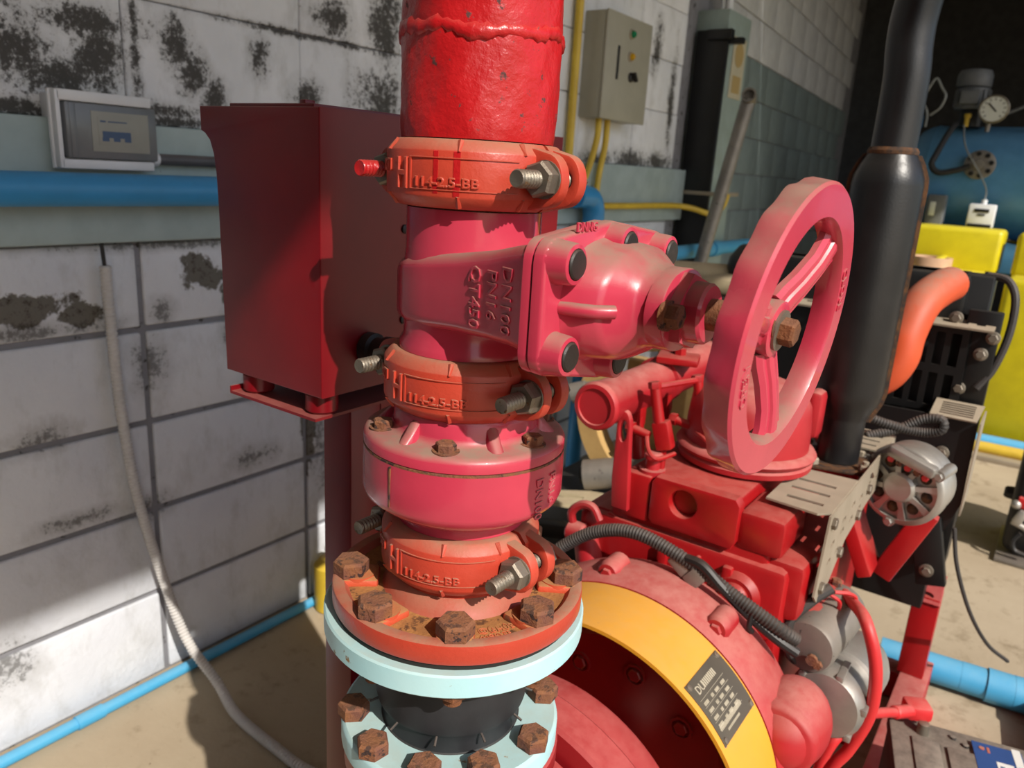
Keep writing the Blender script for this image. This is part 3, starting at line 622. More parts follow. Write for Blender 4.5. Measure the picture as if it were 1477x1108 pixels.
m = MB(); m.cyl((-1.462, -1.6, FL+.013), (-1.462, 2.3, FL+.013), .0125, n=16); m.cyl((-1.462, .595, FL+.013), (-1.462, .65, FL+.013), .0150, n=16); solo(m, 'floor_water_pipe', 'blue_pvc_pale', 'thin pale blue PVC pipe lying along the foot of the block wall', 'pipe', (-1.462, .7, FL))
m = MB(); m.lathe([(.03, 0), (.045, .004), (.047, .05), (.047, .13), (.03, .15), (.018, .152), (.018, .18), (.010, .182)], (-1.42, 1.245, FL), Z_, 24); solo(m, 'yellow_bottle', 'yellow_pvc', 'dull yellow bottle on the floor half hidden behind the tank post', 'bottle', (-1.42, 1.235, FL))

# ---- control panel and conduits on the far part of the wall
t = thing('control_panel', 'beige-grey control cabinet with green and yellow lamps on the wall', 'control panel', (-1.455, 2.62, .19))
m = MB(); m.rbox((-1.4585, 2.615, .362), (.0415, .165, .172), .004); m.build('cabinet', 'panel_beige', t)
d = MB(); d.rbox((-1.4120, 2.615, .362), (.005, .167, .174), .003); d = d.build('door', 'panel_beige', t)
for nme, y, z, mt in (('green_lamp', 2.62, .481, 'green_light'), ('yellow_lamp', 2.625, .408, 'yellow_light')):
    m = MB(); m.lathe([(.017, 0), (.017, .004), (.013, .006)], (-1.407, y, z), X_, 20); b = m.build('lamp_bezel', 'dullzinc', d)
    m = MB(); m.lathe([(.0125, .004), (.012, .012), (.008, .017), (1e-5, .018)], (-1.407, y, z), X_, 20); m.build(nme, mt, d)
m = MB(); m.lathe([(.017, 0), (.016, .006), (.010, .010), (.009, .014)], (-1.407, 2.64, .341), X_, 20); m.rbox((-1.388, 2.64, .341), (.008, .005, .017), .002, (X_, V((0, .8, .6)), V((0, -.6, .8)))); m.build('selector_knob', 'plastic_black', d)
m = MB(); m.rbox((-1.4065, 2.538, .378), (.0015, .008, .055), .001); m.build('door_latch', 'plastic_black', d)
def ytube(P, r, name, lab, mat='yellow_pvc'):
    m = MB(); m.tube(cr(P, 6), r, 12); return solo(m, name, mat, lab, 'conduit', P[-1])
ytube([(-1.478, 2.375, 1.6), (-1.478, 2.375, .6), (-1.478, 2.375, .0), (-1.478, 2.375, -.1)], .014, 'yellow_conduit', 'straight vertical yellow conduit just left of the control cabinet')
ytube([(-1.455, 2.522, .195), (-1.455, 2.520, .12), (-1.452, 2.475, .02), (-1.448, 2.435, -.03), (-1.446, 2.41, -.04)], .0115, 'yellow_conduit', 'bent yellow conduit under the cabinet, left of two, curving leftwards')
ytube([(-1.452, 2.580, .195), (-1.452, 2.578, .10), (-1.448, 2.545, .0), (-1.448, 2.535, -.085), (-1.448, 2.536, -.10)], .0115, 'yellow_conduit', 'bent yellow conduit under the cabinet, right of two, dropping past the beam')
ytube([(-1.440, 2.545, -.114), (-1.440, 2.8, -.114), (-1.440, 3.20, -.114), (-1.40, 3.31, -.122), (-1.345, 3.36, -.140), (-1.325, 3.42, -.140), (-1.325, 3.50, -.105), (-1.325, 3.53, -.06)], .0125, 'yellow_conduit', 'yellow conduit running level along the beam and round the pilaster')
t = thing('lower_water_pipe', 'blue PVC pipe low on the wall beside the leaning steel pipe', 'pipe', (-1.30, 3.6, -.35))
m = MB(); m.cyl((-1.33, 2.95, -.300), (-1.33, 3.9, -.300), .030, n=20); m.build('pipe', 'blue_pvc_pale', t)
m = MB(); m.cyl((-1.33, 3.42, -.300), (-1.33, 3.50, -.300), .036, n=20); m.build('socket', 'blue_pvc_pale', t)
m = MB(); m.rbox((-1.42, 3.379, -.18), (.072, .011, .80), .003); m.rbox((-1.385, 3.372, .600), (.055, .018, .020), .003); m.rbox((-1.33, 3.40, .577), (.04, .02, .012), .003)
solo(m, 'steel_channel', 'black', 'black steel channel standing against the grey-green pilaster', 'steel channel', (-1.42, 3.38, -.98))
m = MB(); m.rbox((-1.415, 3.366, -.056), (.088, .003, .0085), .002); m.rbox((-1.326, 3.52, -.056), (.003, .155, .0085), .002); solo(m, 'pipe_strap', 'dullzinc', 'pale metal strap clasped round the pilaster above the yellow conduit', 'strap', (-1.41, 3.38, -.065))
t = thing('wall_sign', 'faded notice with a round symbol pasted on the pilaster', 'sign', (-1.363, 3.55, .36))
m = MB(); m.rbox((-1.3595, 3.545, .485), (.0012, .075, .125), .0005); m.build('sheet', 'sign_paper', t, 0)
m = MB(); m.lathe([(.040, 0), (.050, 0), (.050, .0012), (.040, .0012)], (-1.3583, 3.545, .54), X_, 28); m.rbox((-1.3578, 3.545, .54), (.0006, .044, .005), 0, (X_, V((0, .7, .7)), V((0, -.7, .7)))); m.rbox((-1.3578, 3.545, .418), (.0006, .048, .036), 0); m.build('print', 'sign_ink', t, 0)
m = MB(); p0, p1 = V((-1.163, 3.20, .325)), V((-1.36, 3.02, FL)); w = (p1-p0).normalized()
m.lathe([(.022, 0), (.0275, 0), (.0275, (p1-p0).length), (.022, (p1-p0).length)], p0, w, 24, caps=False); m.lathe([(.022, 0), (.022, .12), (1e-5, .12)], p0, w, 24, caps=False)
m.lathe([(.022, 0), (.029, 0), (.029, .07), (.022, .07), (.022, 0)], p0+V((.012, -.04, .012)), V((-.25, .9, -.25)), 24, caps=False); m.lathe([(.0225, .03), (1e-5, .031)], p0+V((.012, -.04, .012)), V((-.25, .9, -.25)), 24, caps=False)
solo(m, 'leaning_steel_pipe', 'castgrey', 'bare steel pipe leaning in front of the pilaster, open end up', 'pipe', p1)
m = MB(); m.cyl((-1.44, 3.56, .705), (-1.44, 3.56, 1.78), .018, n=16); solo(m, 'white_wall_conduit', 'white_pl', 'white conduit rising from the top of the pilaster', 'conduit', (-1.44, 3.56, .705))

# ================================================================ DIESEL ENGINE
def seg_hull(o, u, v, pts, d, mb, bev=.003): mb.prism(pts, o, u, v, d, bev)
t = thing('coupling_guard', 'yellow steel guard ring round the pump coupling, with a riveted name plate', 'guard', (EX, .82, FL))
m = MB(); m.lathe([(.2215, .765), (.2265, .765), (.2265, .876), (.2215, .876), (.2215, .765)], (EX, 0, EZ), Y_, 112, caps=False); gd = m.build('guard_ring', 'yellow', t, 40)
m = MB(); m.lathe([(.02, .876), (.2235, .876), (.2235, .882), (.02, .882)], (EX, 0, EZ), Y_, 64); m.build('back_plate', 'engine', t)
m = MB(); m.lathe([(.03, .862), (.155, .862), (.160, .866), (.160, .876), (.03, .876)], (EX, 0, EZ), Y_, 64); hb = m.build('coupling_disc', 'engine', t)
for k in range(8):
    a = R(80-45*k); c = V((EX+.115*math.cos(a), .862, EZ+.115*math.sin(a))); m = MB(); m.lathe([(.013, 0), (.016, 0), (.016, .004), (.013, .004), (.013, 0)], c, -Y_, 20, caps=False); m.hexh(c, -Y_, .010, .006); m.build('coupling_bolt', 'engine', hb)
for k in range(10):
    a = R(108-36*k); c = V((EX+.195*math.cos(a), .876, EZ+.195*math.sin(a))); m = MB(); m.hexh(c, -Y_, .009, .007); m.build('plate_bolt', 'engine', t)
# guard name plate, curved with the ring
def gmap(a0, y0): return lambda x, y, z: V((EX+(.2268+z)*math.cos(a0+y/.2268), y0+x, EZ+(.2268+z)*math.sin(a0+y/.2268)))
PA0, PA1, PY0, PY1 = R(38.0), R(58.0), .774, .872
m = MB(); k = 12; m.rings([[V((EX+q*math.cos(a), y, EZ+q*math.sin(a))) for q, y in ((.2255, PY0), (.2276, PY0), (.2276, PY1), (.2255, PY1))] for a in [PA0+(PA1-PA0)*i/k for i in range(k+1)]]); npl = m.build('name_plate', 'plate_grey', gd, 30)
for a in (PA0+.02, PA1-.02):
    for y in (PY0+.006, PY1-.006): m = MB(); c = V((EX+.2276*math.cos(a), y, EZ+.2276*math.sin(a))); m.lathe([(.0045, 0), (.0038, .0016), (1e-5, .0022)], c, c-V((EX, y, EZ)), 12); m.build('rivet', 'zinc', npl)
m = MB(); fr = lambda x, y, z: gmap(PA0, PY0)(x, y, z+.0009); LA = .2268*(PA1-PA0)
m.text('DU', .0140, lambda x, y, z: fr(.012+x, LA-.0185+y, z), .0003)
random.seed(11)
def bar(x0, x1, y0, y1):
    m.add([fr(x, y, z) for x in (x0, x1) for y in (y0, y1) for z in (-.0005, .0004)], [(0, 1, 3, 2), (4, 6, 7, 5), (0, 4, 5, 1), (2, 3, 7, 6), (0, 2, 6, 4), (1, 5, 7, 3)])
x = .031
while x < .066: bar(x, x+.0024, LA-.0180, LA-.0090); x += .0040
for i in range(5): bar(.006, .077, LA-.0240-.0095*i, LA-.0236-.0095*i)
for i in range(4):
    for (a, b) in ((.009, .020), (.030, .036), (.042, .052), (.060, .070)):
        x = a
        while x < b: w = random.uniform(.0012, .0026); bar(x, min(x+w, b), LA-.0318-.0095*i, LA-.0276-.0095*i); x += w+.0009
x = .008
while x < .074: bar(x, x+.0019, .0150, .0205); x += .0030
x = .022
while x < .058: bar(x, x+.0013, .0085, .0115); x += .0022
m.build('plate_print', 'plate_ink', npl, 0)

t = thing('diesel_engine', 'red diesel engine block with heads, manifold pipe and flywheel housing', 'engine', (EX, 1.25, FL))
# flywheel housing
m = MB(); m.lathe([(.10, .878), (.2275, .878), (.2310, .884), (.2370, .915), (.2360, .940), (.2300, .965), (.222, .985), (.10, .99)], (EX, 0, EZ), Y_, 96); fh = m.build('flywheel_housing', 'engine_dusty', t, 40)
for a in (104, 62, 18, -20, 140):
    a = R(a); c = V((EX+.232*math.cos(a), .915, EZ+.232*math.sin(a))); m = MB(); m.lathe([(.018, -.022), (.018, .012), (.014, .018), (1e-5, .019)], c, -Y_, 18); m.hexh(c+Y_*-.017, -Y_, .009, .006); m.build('mounting_lug', 'engine_dusty', fh, 40)
m = MB(); m.sph((-.174, .945, -.690), (.052, .068, .058), 28, 18); m.cyl((-.178, .895, -.690), (-.178, .965, -.690), .050, .052, n=28, bev=.006); m.rbox((-.205, .94, -.70), (.05, .035, .05), .012); m.build('starter_bulge', 'engine_dusty', t, 50)
# block
def pb(nm, c, h, r=.006, mat='engine', ax=None, par=None): m = MB(); m.rbox(c, h, r, ax); return m.build(nm, mat, par or t, 40)
blk = pb('crankcase', (EX, 1.285, -.70), (.165, .29, .19), .012)
pb('cylinder_block', (-.375, 1.27, -.535), (.125, .265, .045), .008)
m = MB(); hole = [(-.379+.021*math.cos(a), -.455+.021*math.sin(a)) for a in [2*pi*i/24 for i in range(24)]]
m.prism([(-.302, -.500), (-.296, -.488), (-.296, -.434), (-.303, -.424), (-.424, -.424), (-.431, -.434), (-.431, -.492), (-.424, -.500)], (0, 1.012, 0), X_, Z_, .020, .003, [hole]); hp = m.build('head_end_plate', 'engine', t, 35)
m = MB(); m.lathe([(.0215, 0), (.020, .0015), (.006, .002), (1e-5, .002)], (-.379, 1.0105, -.455), -Y_, 24); m.build('core_plug', 'engine', hp)
pb('cylinder_head', (-.385, 1.24, -.462), (.085, .225, .0365), .006)
pb('side_gallery', (-.4555, 1.095, -.466), (.0225, .10, .037), .005)
pb('side_ledge', (-.487, 1.055, -.560), (.040, .05, .055), .008)
m = MB(); m.prism([(-.505, -.605), (-.512, -.520), (-.500, -.508), (-.40, -.532), (-.40, -.60)], (0, 1.03, 0), X_, Z_, .03, .004); m.build('timing_flange', 'engine', t, 35)
for x, w in ((-.40, .022), (-.345, .012), (-.30, .022)): pb('stiffening_rib', (x, .998, -.580), (w*.35, .012, .055), .004)
pb('side_cover', (-.266, 1.055, -.470), (.034, .055, .030), .012); pb('oil_gallery', (-.232, 1.14, -.545), (.032, .13, .045), .014)
pb('injection_pump', (-.205, 1.13, -.620), (.03, .07, .035), .012)
m = MB(); m.cyl((-.285, .985, -.565), (-.285, 1.09, -.565), .036, n=28, bev=.008); m.cyl((-.285, .978, -.565), (-.285, .99, -.565), .022, n=24, bev=.004); m.build('idler_housing', 'engine', t, 40)
# round rocker / air-cleaner bowl with a rolled rim
m = MB(); m.lathe([(.02, -.292), (.055, -.294), (.078, -.304), (.090, -.325), (.094, -.360), (.095, -.392)], (-.355, 1.165, 0), Z_, 56); m.lathe([(.094, -.392), (.104, -.394), (.108, -.400), (.104, -.406), (.100, -.408), (.104, -.412), (.103, -.420), (.090, -.426)], (-.355, 1.165, 0), Z_, 56); m.build('air_bowl', 'engine_dusty', t, 50)
m = MB(); m.rbox((-.282, 1.27, -.355), (.013, .02, .040), .010); m.build('bowl_bracket', 'engine_dusty', t)
# lifting eye
P = [(-.490, -.490), (-.494, -.44)]+[(-.4825+.0115*math.cos(a), -.362+.027*math.sin(a)) for a in [R(190-20*i) for i in range(11)]]+[(-.466, -.44), (-.463, -.490)]
hole = [(-.4825+.0060*math.cos(a), -.366+.017*math.sin(a)) for a in [2*pi*i/18 for i in range(18)]]
m = MB(); m.prism(P, (0, .995, 0), X_, Z_, .010, .002, [hole]); m.build('lifting_eye', 'engine_dusty', t, 40)
# horizontal coolant manifold with its end cap, clamps and branch pipes
m = MB(); m.lathe([(1e-5, .003), (.027, .003), (.028, .0), (.034, .001), (.0365, .005), (.0370, .011), (.0350, .014), (.0345, .21), (.040, .212), (.040, .235), (.0350, .238), (.0350, .46), (1e-5, .46)], (-.518, .955, -.330), Y_, 32); mf = m.build('coolant_manifold', 'engine_dusty', t, 40)
for y in (1.06, 1.16): m = MB(); m.rbox((-.50, y, -.360), (.012, .016, .020), .004); m.cyl((-.50, y, -.365), (-.49, y, -.43), .013, n=14); m.build('manifold_branch', 'engine', t)
m = MB(); m.rbox((-.492, 1.185, -.289), (.034, .030, .006), .003, (V((.9, .3, 0)).normalized(), V((-.3, .9, 0)).normalized(), Z_)); m.cyl((-.492, 1.19, -.285), (-.492, 1.19, -.272), .010, n=6); m.cyl((-.505, 1.20, -.283), (-.505, 1.20, -.270), .007, n=6); m.build('thermostat_cover', 'engine', t)
# injectors with their rods and fuel lines
for i, (x, y) in enumerate(((-.435, 1.03), (-.405, 1.12))):
    m = MB(); m.cyl((x, y, -.425), (x, y, -.395), .006, n=10); m.rbox((x-.002, y, -.372), (.013, .011, .022), .004, (V((.95, .1, .3)).normalized(), V((-.1, .99, 0)).normalized(), V((-.3, 0, .95)).normalized())); m.cyl((x-.010, y-.002, -.355), (x-.022, y-.004, -.300), .009, .008, n=12); m.hexh((x-.022, y-.004, -.302), V((-.2, 0, 1)), .010, .010)
    m.cyl((x-.02, y-.01, -.375), (x-.058, y-.012, -.368), .007, n=10); m.hexh((x-.045, y-.012, -.369), -X_, .010, .012); m.build('injector', 'engine', t, 40)
for P, r in (([(-.457, 1.026, -.300), (-.44, 1.06, -.298), (-.427, 1.116, -.300)], .0050), ([(-.46, 1.02, -.372), (-.445, 1.0, -.39), (-.43, 1.0, -.40), (-.42, 1.04, -.40)], .0035), ([(-.41, 1.09, -.375), (-.38, 1.07, -.38), (-.37, 1.1, -.40)], .0035)):
    m = MB(); m.tube(cr(P, 5), r, 8); m.build('fuel_line', 'engine', t)
m = MB(); m.cyl((-.444, 1.02, -.426), (-.444, 1.02, -.410), .011, n=16); m.cyl((-.444, 1.02, -.410), (-.444, 1.02, -.398), .014, n=16, bev=.003); m.cyl((-.444, 1.02, -.432), (-.444, 1.02, -.424), .020, n=16); m.build('filler_cap', 'engine_dusty', t)
# throttle lever on the left of the housing
m = MB(); m.cyl((-.560, .985, -.552), (-.530, .985, -.552), .017, n=18, bev=.003); m.cyl((-.53, .99, -.56), (-.505, .99, -.64), .020, .026, n=18); m.tube(cr([(-.552, .985, -.545), (-.556, .983, -.520), (-.54, .985, -.503), (-.52, .985, -.502), (-.507, .985, -.520)], 5), .007, 10); m.build('throttle_lever', 'engine_dusty', t)
m = MB(); m.rbox((-.355, .955, -.525), (.016, .012, .010), .003, (V((.8, 0, -.6)), Y_, V((.6, 0, .8)))); m.rbox((-.330, .952, -.535), (.012, .012, .014), .003, (V((.8, 0, -.6)), Y_, V((.6, 0, .8)))); m.build('wire_clamp', 'castgrey', t)
m = MB(); m.rbox((EX, 1.29, -.95), (.13, .27, .06), .02); m.build('oil_sump', 'engine', t, 40)
for sx in (-1, 1):
    for y in (1.08, 1.50): pb('engine_foot', (EX+sx*.19, y, -1.0), (.035, .03, .075), .005)

# ---- wiring conduit over the housing
m = MB(); m.corr(cr([(-.575, .93, -.600), (-.545, .945, -.562), (-.492, .95, -.521), (-.424, .95, -.501), (-.336, .95, -.519), (-.273, .95, -.543), (-.212, .955, -.568), (-.19, .97, -.585)], 10), .0095, .0048, 12, .08)
solo(m, 'wiring_conduit', 'hose', 'ribbed dark conduit arching over the flywheel housing', 'conduit', (-.3, .95, -.59))
m = MB(); m.tube(cr([(-.345, .948, -.512), (-.32, .945, -.513), (-.29, .946, -.535), (-.25, .95, -.563), (-.21, .955, -.585), (-.185, .965, -.60)], 6), .0075, 10); m.tube(cr([(-.245, .948, -.548), (-.246, .944, -.575), (-.243, .95, -.585)], 4), .004, 8)
solo(m, 'taped_cable', 'plastic_black', 'black taped cable beneath the ribbed conduit by the housing', 'cable', (-.25, .95, -.6))
# ---- starter motor
t = thing('starter_motor', 'grey starter motor with solenoid beside the flywheel housing', 'starter motor', (-.15, 1.1, -.75))
m = MB(); m.lathe([(.02, 0), (.036, .002), (.039, .008), (.039, .060), (.0405, .062), (.0405, .150), (.037, .156), (.01, .158)], (-.186, 1.025, -.624), V((.06, 1, -.02)), 28); so_ = m.build('solenoid', 'castgrey', t, 40)
m = MB(); m.lathe([(.008, -.006), (.008, .0)], (-.174, 1.02, -.634), Y_, 10); m.hexh((-.166, 1.022, -.640), -Y_, .007, .006); m.build('terminal_stud', 'rust', so_); m = MB(); m.hexh((-.185, 1.165, -.588), Z_, .008, .012); m.build('terminal_stud', 'rust', so_)
m = MB(); m.lathe([(.02, 0), (.046, .004), (.052, .014), (.052, .050), (.048, .056), (.048, .075), (.053, .078), (.053, .150), (.047, .170), (.02, .178)], (-.150, 1.020, -.700), V((.06, 1, -.05)), 32); sb = m.build('motor_body', 'alu', t, 40)
for k in range(6):
    a = R(60*k+15); m = MB(); c = V((-.149+.051*math.cos(a), 1.05, -.703+.051*math.sin(a))); m.rbox(c, (.005, .024, .005), .0015); m.build('cast_rib', 'alu', sb)
# ---- battery cables
m = MB(); m.tube(cr([(-.176, 1.172, -.606), (-.172, 1.165, -.596), (-.150, 1.12, -.583), (-.122, 1.06, -.573), (-.098, 1.05, -.628), (-.093, 1.05, -.700), (-.109, 1.05, -.768), (-.128, 1.05, -.815), (-.15, 1.08, -.92), (-.155, 1.10, -.97)], 8), .0088, 12); solo(m, 'battery_cable', 'red_wire', 'faded red battery cable looping down from the starter motor', 'cable', (-.15, 1.1, -.98))
m = MB(); m.tube(cr([(-.155, 1.13, -.93), (-.150, 1.12, -.86), (-.135, 1.13, -.81), (-.115, 1.20, -.81), (-.095, 1.30, -.855), (-.080, 1.36, -.884), (-.068, 1.40, -.900)], 8), .0085, 12)
cab = solo(m, 'battery_cable', 'red_wire', 'red battery cable ending in a red boot on the battery terminal', 'cable', (-.1, 1.25, -.98))
m = MB(); L0 = V(cab.location); m.rbox(V((-.054, 1.420, -.900))-L0, (.022, .020, .014), .007, (V((.85, .5, 0)).normalized(), V((-.5, .85, 0)).normalized(), Z_)); m.cyl(V((-.083, 1.350, -.879))-L0, V((-.062, 1.405, -.899))-L0, .0115, n=14, bev=.002); m.build('terminal_boot', 'red_wire', cab)
# ---- battery
t = thing('battery', 'dusty black battery with a blue label on its lid', 'battery', (.03, 1.36, FL))
ba = R(14); bu, bv = V((math.cos(ba), math.sin(ba), 0)), V((-math.sin(ba), math.cos(ba), 0)); bc = V((-.093, 1.418, 0))   # far left top corner
bp = lambda x, y, z: bc+bu*x-bv*y+Z_*z
def bbox(mb, x0, x1, y0, y1, z0, z1, r=.004): mb.rbox(bp((x0+x1)/2, (y0+y1)/2, (z0+z1)/2), ((x1-x0)/2, (y1-y0)/2, (z1-z0)/2), r, (bu, bv, Z_))
m = MB(); bbox(m, 0, .30, 0, .172, -1.078, -.955); m.build('case', 'battery', t)
m = MB(); bbox(m, -.003, .303, -.003, .175, -.956, -.930); ld = m.build('lid', 'battery', t)
m = MB(); bbox(m, .085, .22, .055, .12, -.931, -.925, .003); bbox(m, .03, .075, .05, .15, -.931, -.926, .003); bbox(m, .235, .29, .02, .15, -.931, -.926, .003); m.build('lid_panel', 'battery', ld)
for x, y in ((.10, .022), (.118, .036), (.112, .060), (.098, .075), (.092, .095), (.24, .03)):
    m = MB(); p = bp(x, y, -.930); m.lathe([(.0055, 0), (.005, .004), (.003, .0045)], p, Z_, 12); m.build('vent_plug', 'battery', ld)
m = MB(); bbox(m, .128, .205, .020, .115, -.9255, -.9242, .0003); lb = m.build('label_sheet', 'label_blue', ld, 0)
m = MB(); bbox(m, .160, .186, .062, .112, -.9243, -.9238, 0); bbox(m, .190, .203, .015, .110, -.9243, -.9238, 0); m.build('white_panel', 'paper', lb, 0)
m = MB()
for i in range(3):
    for j in range(2): bbox(m, .164+.011*j, .171+.011*j, .072+.013*i, .077+.013*i, -.9239, -.9235, 0)
m.build('panel_print', 'blue_print', lb, 0)
m = MB(); p = bp(.142, .036, -.9236); m.lathe([(.0045, 0), (.0045, .0006)], p, Z_, 14); bbox(m, .150, .154, .030, .044, -.9242, -.9236, 0); m.build('label_emblem', 'orange_hose', lb, 0)
m = MB(); bbox(m, .193, .200, .062, .072, -.9239, -.9235, 0); bbox(m, .193, .200, .078, .088, -.9239, -.9235, 0); m.build('label_colour_marks', 'light_blue', lb, 0)
m = MB(); m.lathe([(.011, 0), (.0095, .02), (.008, .021)], bp(.05, .03, -.930), Z_, 16); m.build('terminal_post', 'zinc', ld)
# ---- skid
t = thing('skid_frame', 'red steel skid frame carrying the pump and engine', 'frame', (EX, 1.2, FL))
for x in (-.55, -.09): m = MB(); m.rbox((x, 1.15, FL+.045), (.03, .77, .045), .003); m.build('rail', 'engine_dusty', t)
for y in (.50, .9, 1.35, 1.87): m = MB(); m.rbox((-.32, y, FL+.04), (.20, .03, .035), .003); m.build('cross_member', 'engine_dusty', t)
m = MB(); m.rbox((-.10, 1.855, (FL+.09-.875)/2), (.0275, .030, (-.875-FL-.09)/2), .002); po = m.build('radiator_post', 'engine', t)
m = MB(); hs = [[(.0+.011*math.cos(a)*1.3, s_+.007*math.sin(a)) for a in [2*pi*i/12 for i in range(12)]] for s_ in (-.018, .018)]
m.prism([(-.030, -.036), (.030, -.036), (.030, .036), (-.030, .036)], (-.102, 1.845, -.860), X_, V((0, .55, .83)).normalized(), .006, .001, hs); m.build('slotted_tab', 'engine_dusty', po, 0)

# ---- sheet-metal heat shield with slots
t = thing('heat_shield', 'slotted zinc sheet shield round the muffler foot', 'heat shield', (-.2, 1.25, -.6))
def slot(cx, cy, hx, hy): return [(cx-hx, cy-hy), (cx+hx, cy-hy), (cx+hx, cy+hy), (cx-hx, cy+hy)]
m = MB(); m.prism([(-.278, 1.046), (-.205, 1.040), (-.190, 1.056), (-.190, 1.213), (-.278, 1.205)], (0, 0, -.432), X_, Y_, .003, 0, [slot(-.232, 1.075, .026, .0045), slot(-.235, 1.115, .028, .0045), slot(-.236, 1.155, .028, .0045)]); m.build('near_top_sheet', 'dullzinc', t, 0)
m = MB(); m.prism([(-.290, 1.385), (-.190, 1.385), (-.190, 1.505), (-.290, 1.505)], (0, 0, -.432), X_, Y_, .003, 0, [slot(-.235, 1.41, .032, .0045), slot(-.235, 1.44, .032, .0045), slot(-.235, 1.47, .032, .0045)]); m.build('far_top_sheet', 'dullzinc', t, 0)
hl = [slot(1.085+.055*i, -.462-.006*(i % 2), .011, .0035) for i in range(7)]+[slot(1.085+.055*i, -.486, .011, .0035) for i in range(4)]+[slot(1.08+.045*i, -.512, .010, .0035) for i in range(2)]
m = MB(); m.prism([(1.043, -.430), (1.025, -.545), (1.045, -.562), (1.10, -.560), (1.18, -.515), (1.31, -.500), (1.505, -.495), (1.505, -.430)], (-.190, 0, 0), Y_, Z_, .003, 0, hl); vs_ = m.build('side_sheet', 'dullzinc', t, 0)
for y, z in ((1.06, -.445), (1.05, -.540), (1.30, -.470), (1.49, -.450), (1.14, -.52), (1.24, -.495)): m = MB(); m.hexh((-.187, y, z), X_, .0085, .006); m.build('shield_bolt', 'zinc', vs_)
# ---- muffler
MX_, MY_ = -.250, 1.34
t = thing('exhaust_muffler', 'tall matt black exhaust muffler with a rusty side seam', 'muffler', (MX_, MY_, -.452))
m = MB(); m.lathe([(.030, -.446), (.0345, -.444), (.0345, -.372), (.036, -.365), (.050, -.335), (.0525, -.320), (.0525, .010), (.051, .022), (.044, .040), (.0355, .055), (.0345, .060), (.030, .062)], (MX_, MY_, 0), Z_, 48); m.build('muffler_body', 'muffler', t, 40)
m = MB(); m.tube(cr([(MX_, MY_, .045), (MX_, MY_, .16), (MX_-.004, MY_, .21), (MX_-.004, MY_, .25), (MX_+.004, MY_, .30), (MX_+.03, MY_-.004, .35), (MX_+.085, MY_-.012, .385), (MX_+.18, MY_-.02, .40)], 8), .0325, 28); m.build('tail_pipe', 'muffler', t, 50)
m = MB(); m.lathe([(.033, .052), (.0365, .055), (.037, .060), (.034, .065)], (MX_, MY_, 0), Z_, 40); m.build('neck_weld', 'weld_rust', t)
sd = V((.975, .22, 0)).normalized(); sn = V((-sd.y, sd.x, 0))
for s_, ang in ((1, 0), (-1, pi)):
    rg = []
    for i, (r, z) in enumerate([(.0355, -.372), (.0500, -.337), (.0530, -.318), (.0530, -.2), (.0530, -.1), (.0530, .008), (.0515, .022), (.044, .041), (.036, .055)]):
        c = V((MX_, MY_, z)); rg.append([c+sd*s_*(r-.003)+sn*.0032, c+sd*s_*(r+.0052)+sn*.0028, c+sd*s_*(r+.0052)-sn*.0028, c+sd*s_*(r-.003)-sn*.0032])
    m = MB(); m.rings(rg); m.build('seam', 'weld_rust', t, 40)
m = MB(); m.rbox((MX_, MY_, -.449), (.055, .055, .0035), .004, (V((.95, .3, 0)).normalized(), V((-.3, .95, 0)).normalized(), Z_)); ft = m.build('foot_flange', 'weld_rust', t)
for a in (0, 90, 180, 270):
    c = V((MX_, MY_, -.4455))+rotz(R(a+62))*.058; m = MB(); m.hexh(c, Z_, .0105, .010); m.cyl(c+Z_*.01, c+Z_*.016, .005, n=10); m.build('flange_nut', 'dullzinc', ft)
m = MB(); m.lathe([(.03, -.452), (.040, -.455), (.040, -.50)], (MX_, MY_, 0), Z_, 24); m.rbox((MX_-.02, MY_, -.51), (.05, .09, .025), .01); m.build('exhaust_elbow', 'engine', t)
# ---- alternator
t = thing('alternator', 'cast aluminium alternator with open cooling windows', 'alternator', (-.148, 1.42, -.56))
AC = V((-.150, 1.375, -.478)); aw = V((-.22, -.97, -.05)).normalized(); au, av, aw = frame(aw)
ap = lambda r, a, h: AC+(au*math.cos(a)+av*math.sin(a))*r+aw*h
m = MB(); m.lathe([(.040, -.072), (.060, -.070), (.066, -.062), (.067, -.040), (.066, -.036), (.066, -.030), (.070, -.026), (.070, -.004), (.067, 0), (.060, .002), (.058, -.006), (.02, -.008)], AC, aw, 56); ab = m.build('housing', 'alu', t, 40)
for k in range(8):
    a = 2*pi*k/8+.2; m = MB(); d = au*math.cos(a)+av*math.sin(a); tn = aw.cross(d); rg = []
    for q, w in ((.024, .0045), (.040, .004), (.060, .0065)): c = AC+d*q+aw*(.001 if q > .03 else .006); rg.append([c-tn*w-aw*.012, c-tn*w, c+tn*w, c+tn*w-aw*.012])
    m.rings(rg); m.build('spoke', 'alu', ab, 40)
    m = MB(); a2 = a+pi/8; c = ap(.043, a2, -.0120); m.sph(c, (.0115, .0115, .0115), 12, 8); m.build('copper_winding', 'weld_rust', ab)
m = MB(); m.lathe([(.027, -.01), (.0265, .006), (.022, .010), (1e-5, .010)], AC, aw, 32); m.build('bearing_boss', 'alu', ab)
for a in (0.6, 2.7, 4.6): m = MB(); c = ap(.068, a, -.02); m.cyl(c-aw*.03, c+aw*.022, .0095, n=14); m.hexh(c+aw*.022, aw, .007, .005); m.build('through_bolt_lug', 'alu', ab)
rd = cx_*.60+cy_*.80; rd = (rd-aw*rd.dot(aw)).normalized(); m = MB(); c = AC+rd*.054+aw*.004; ux = aw.cross(rd); m.rbox(c, (.040, .010, .012), .006, (ux, aw.cross(ux), aw)); rr_ = m.build('rectifier_cover', 'alu', t)
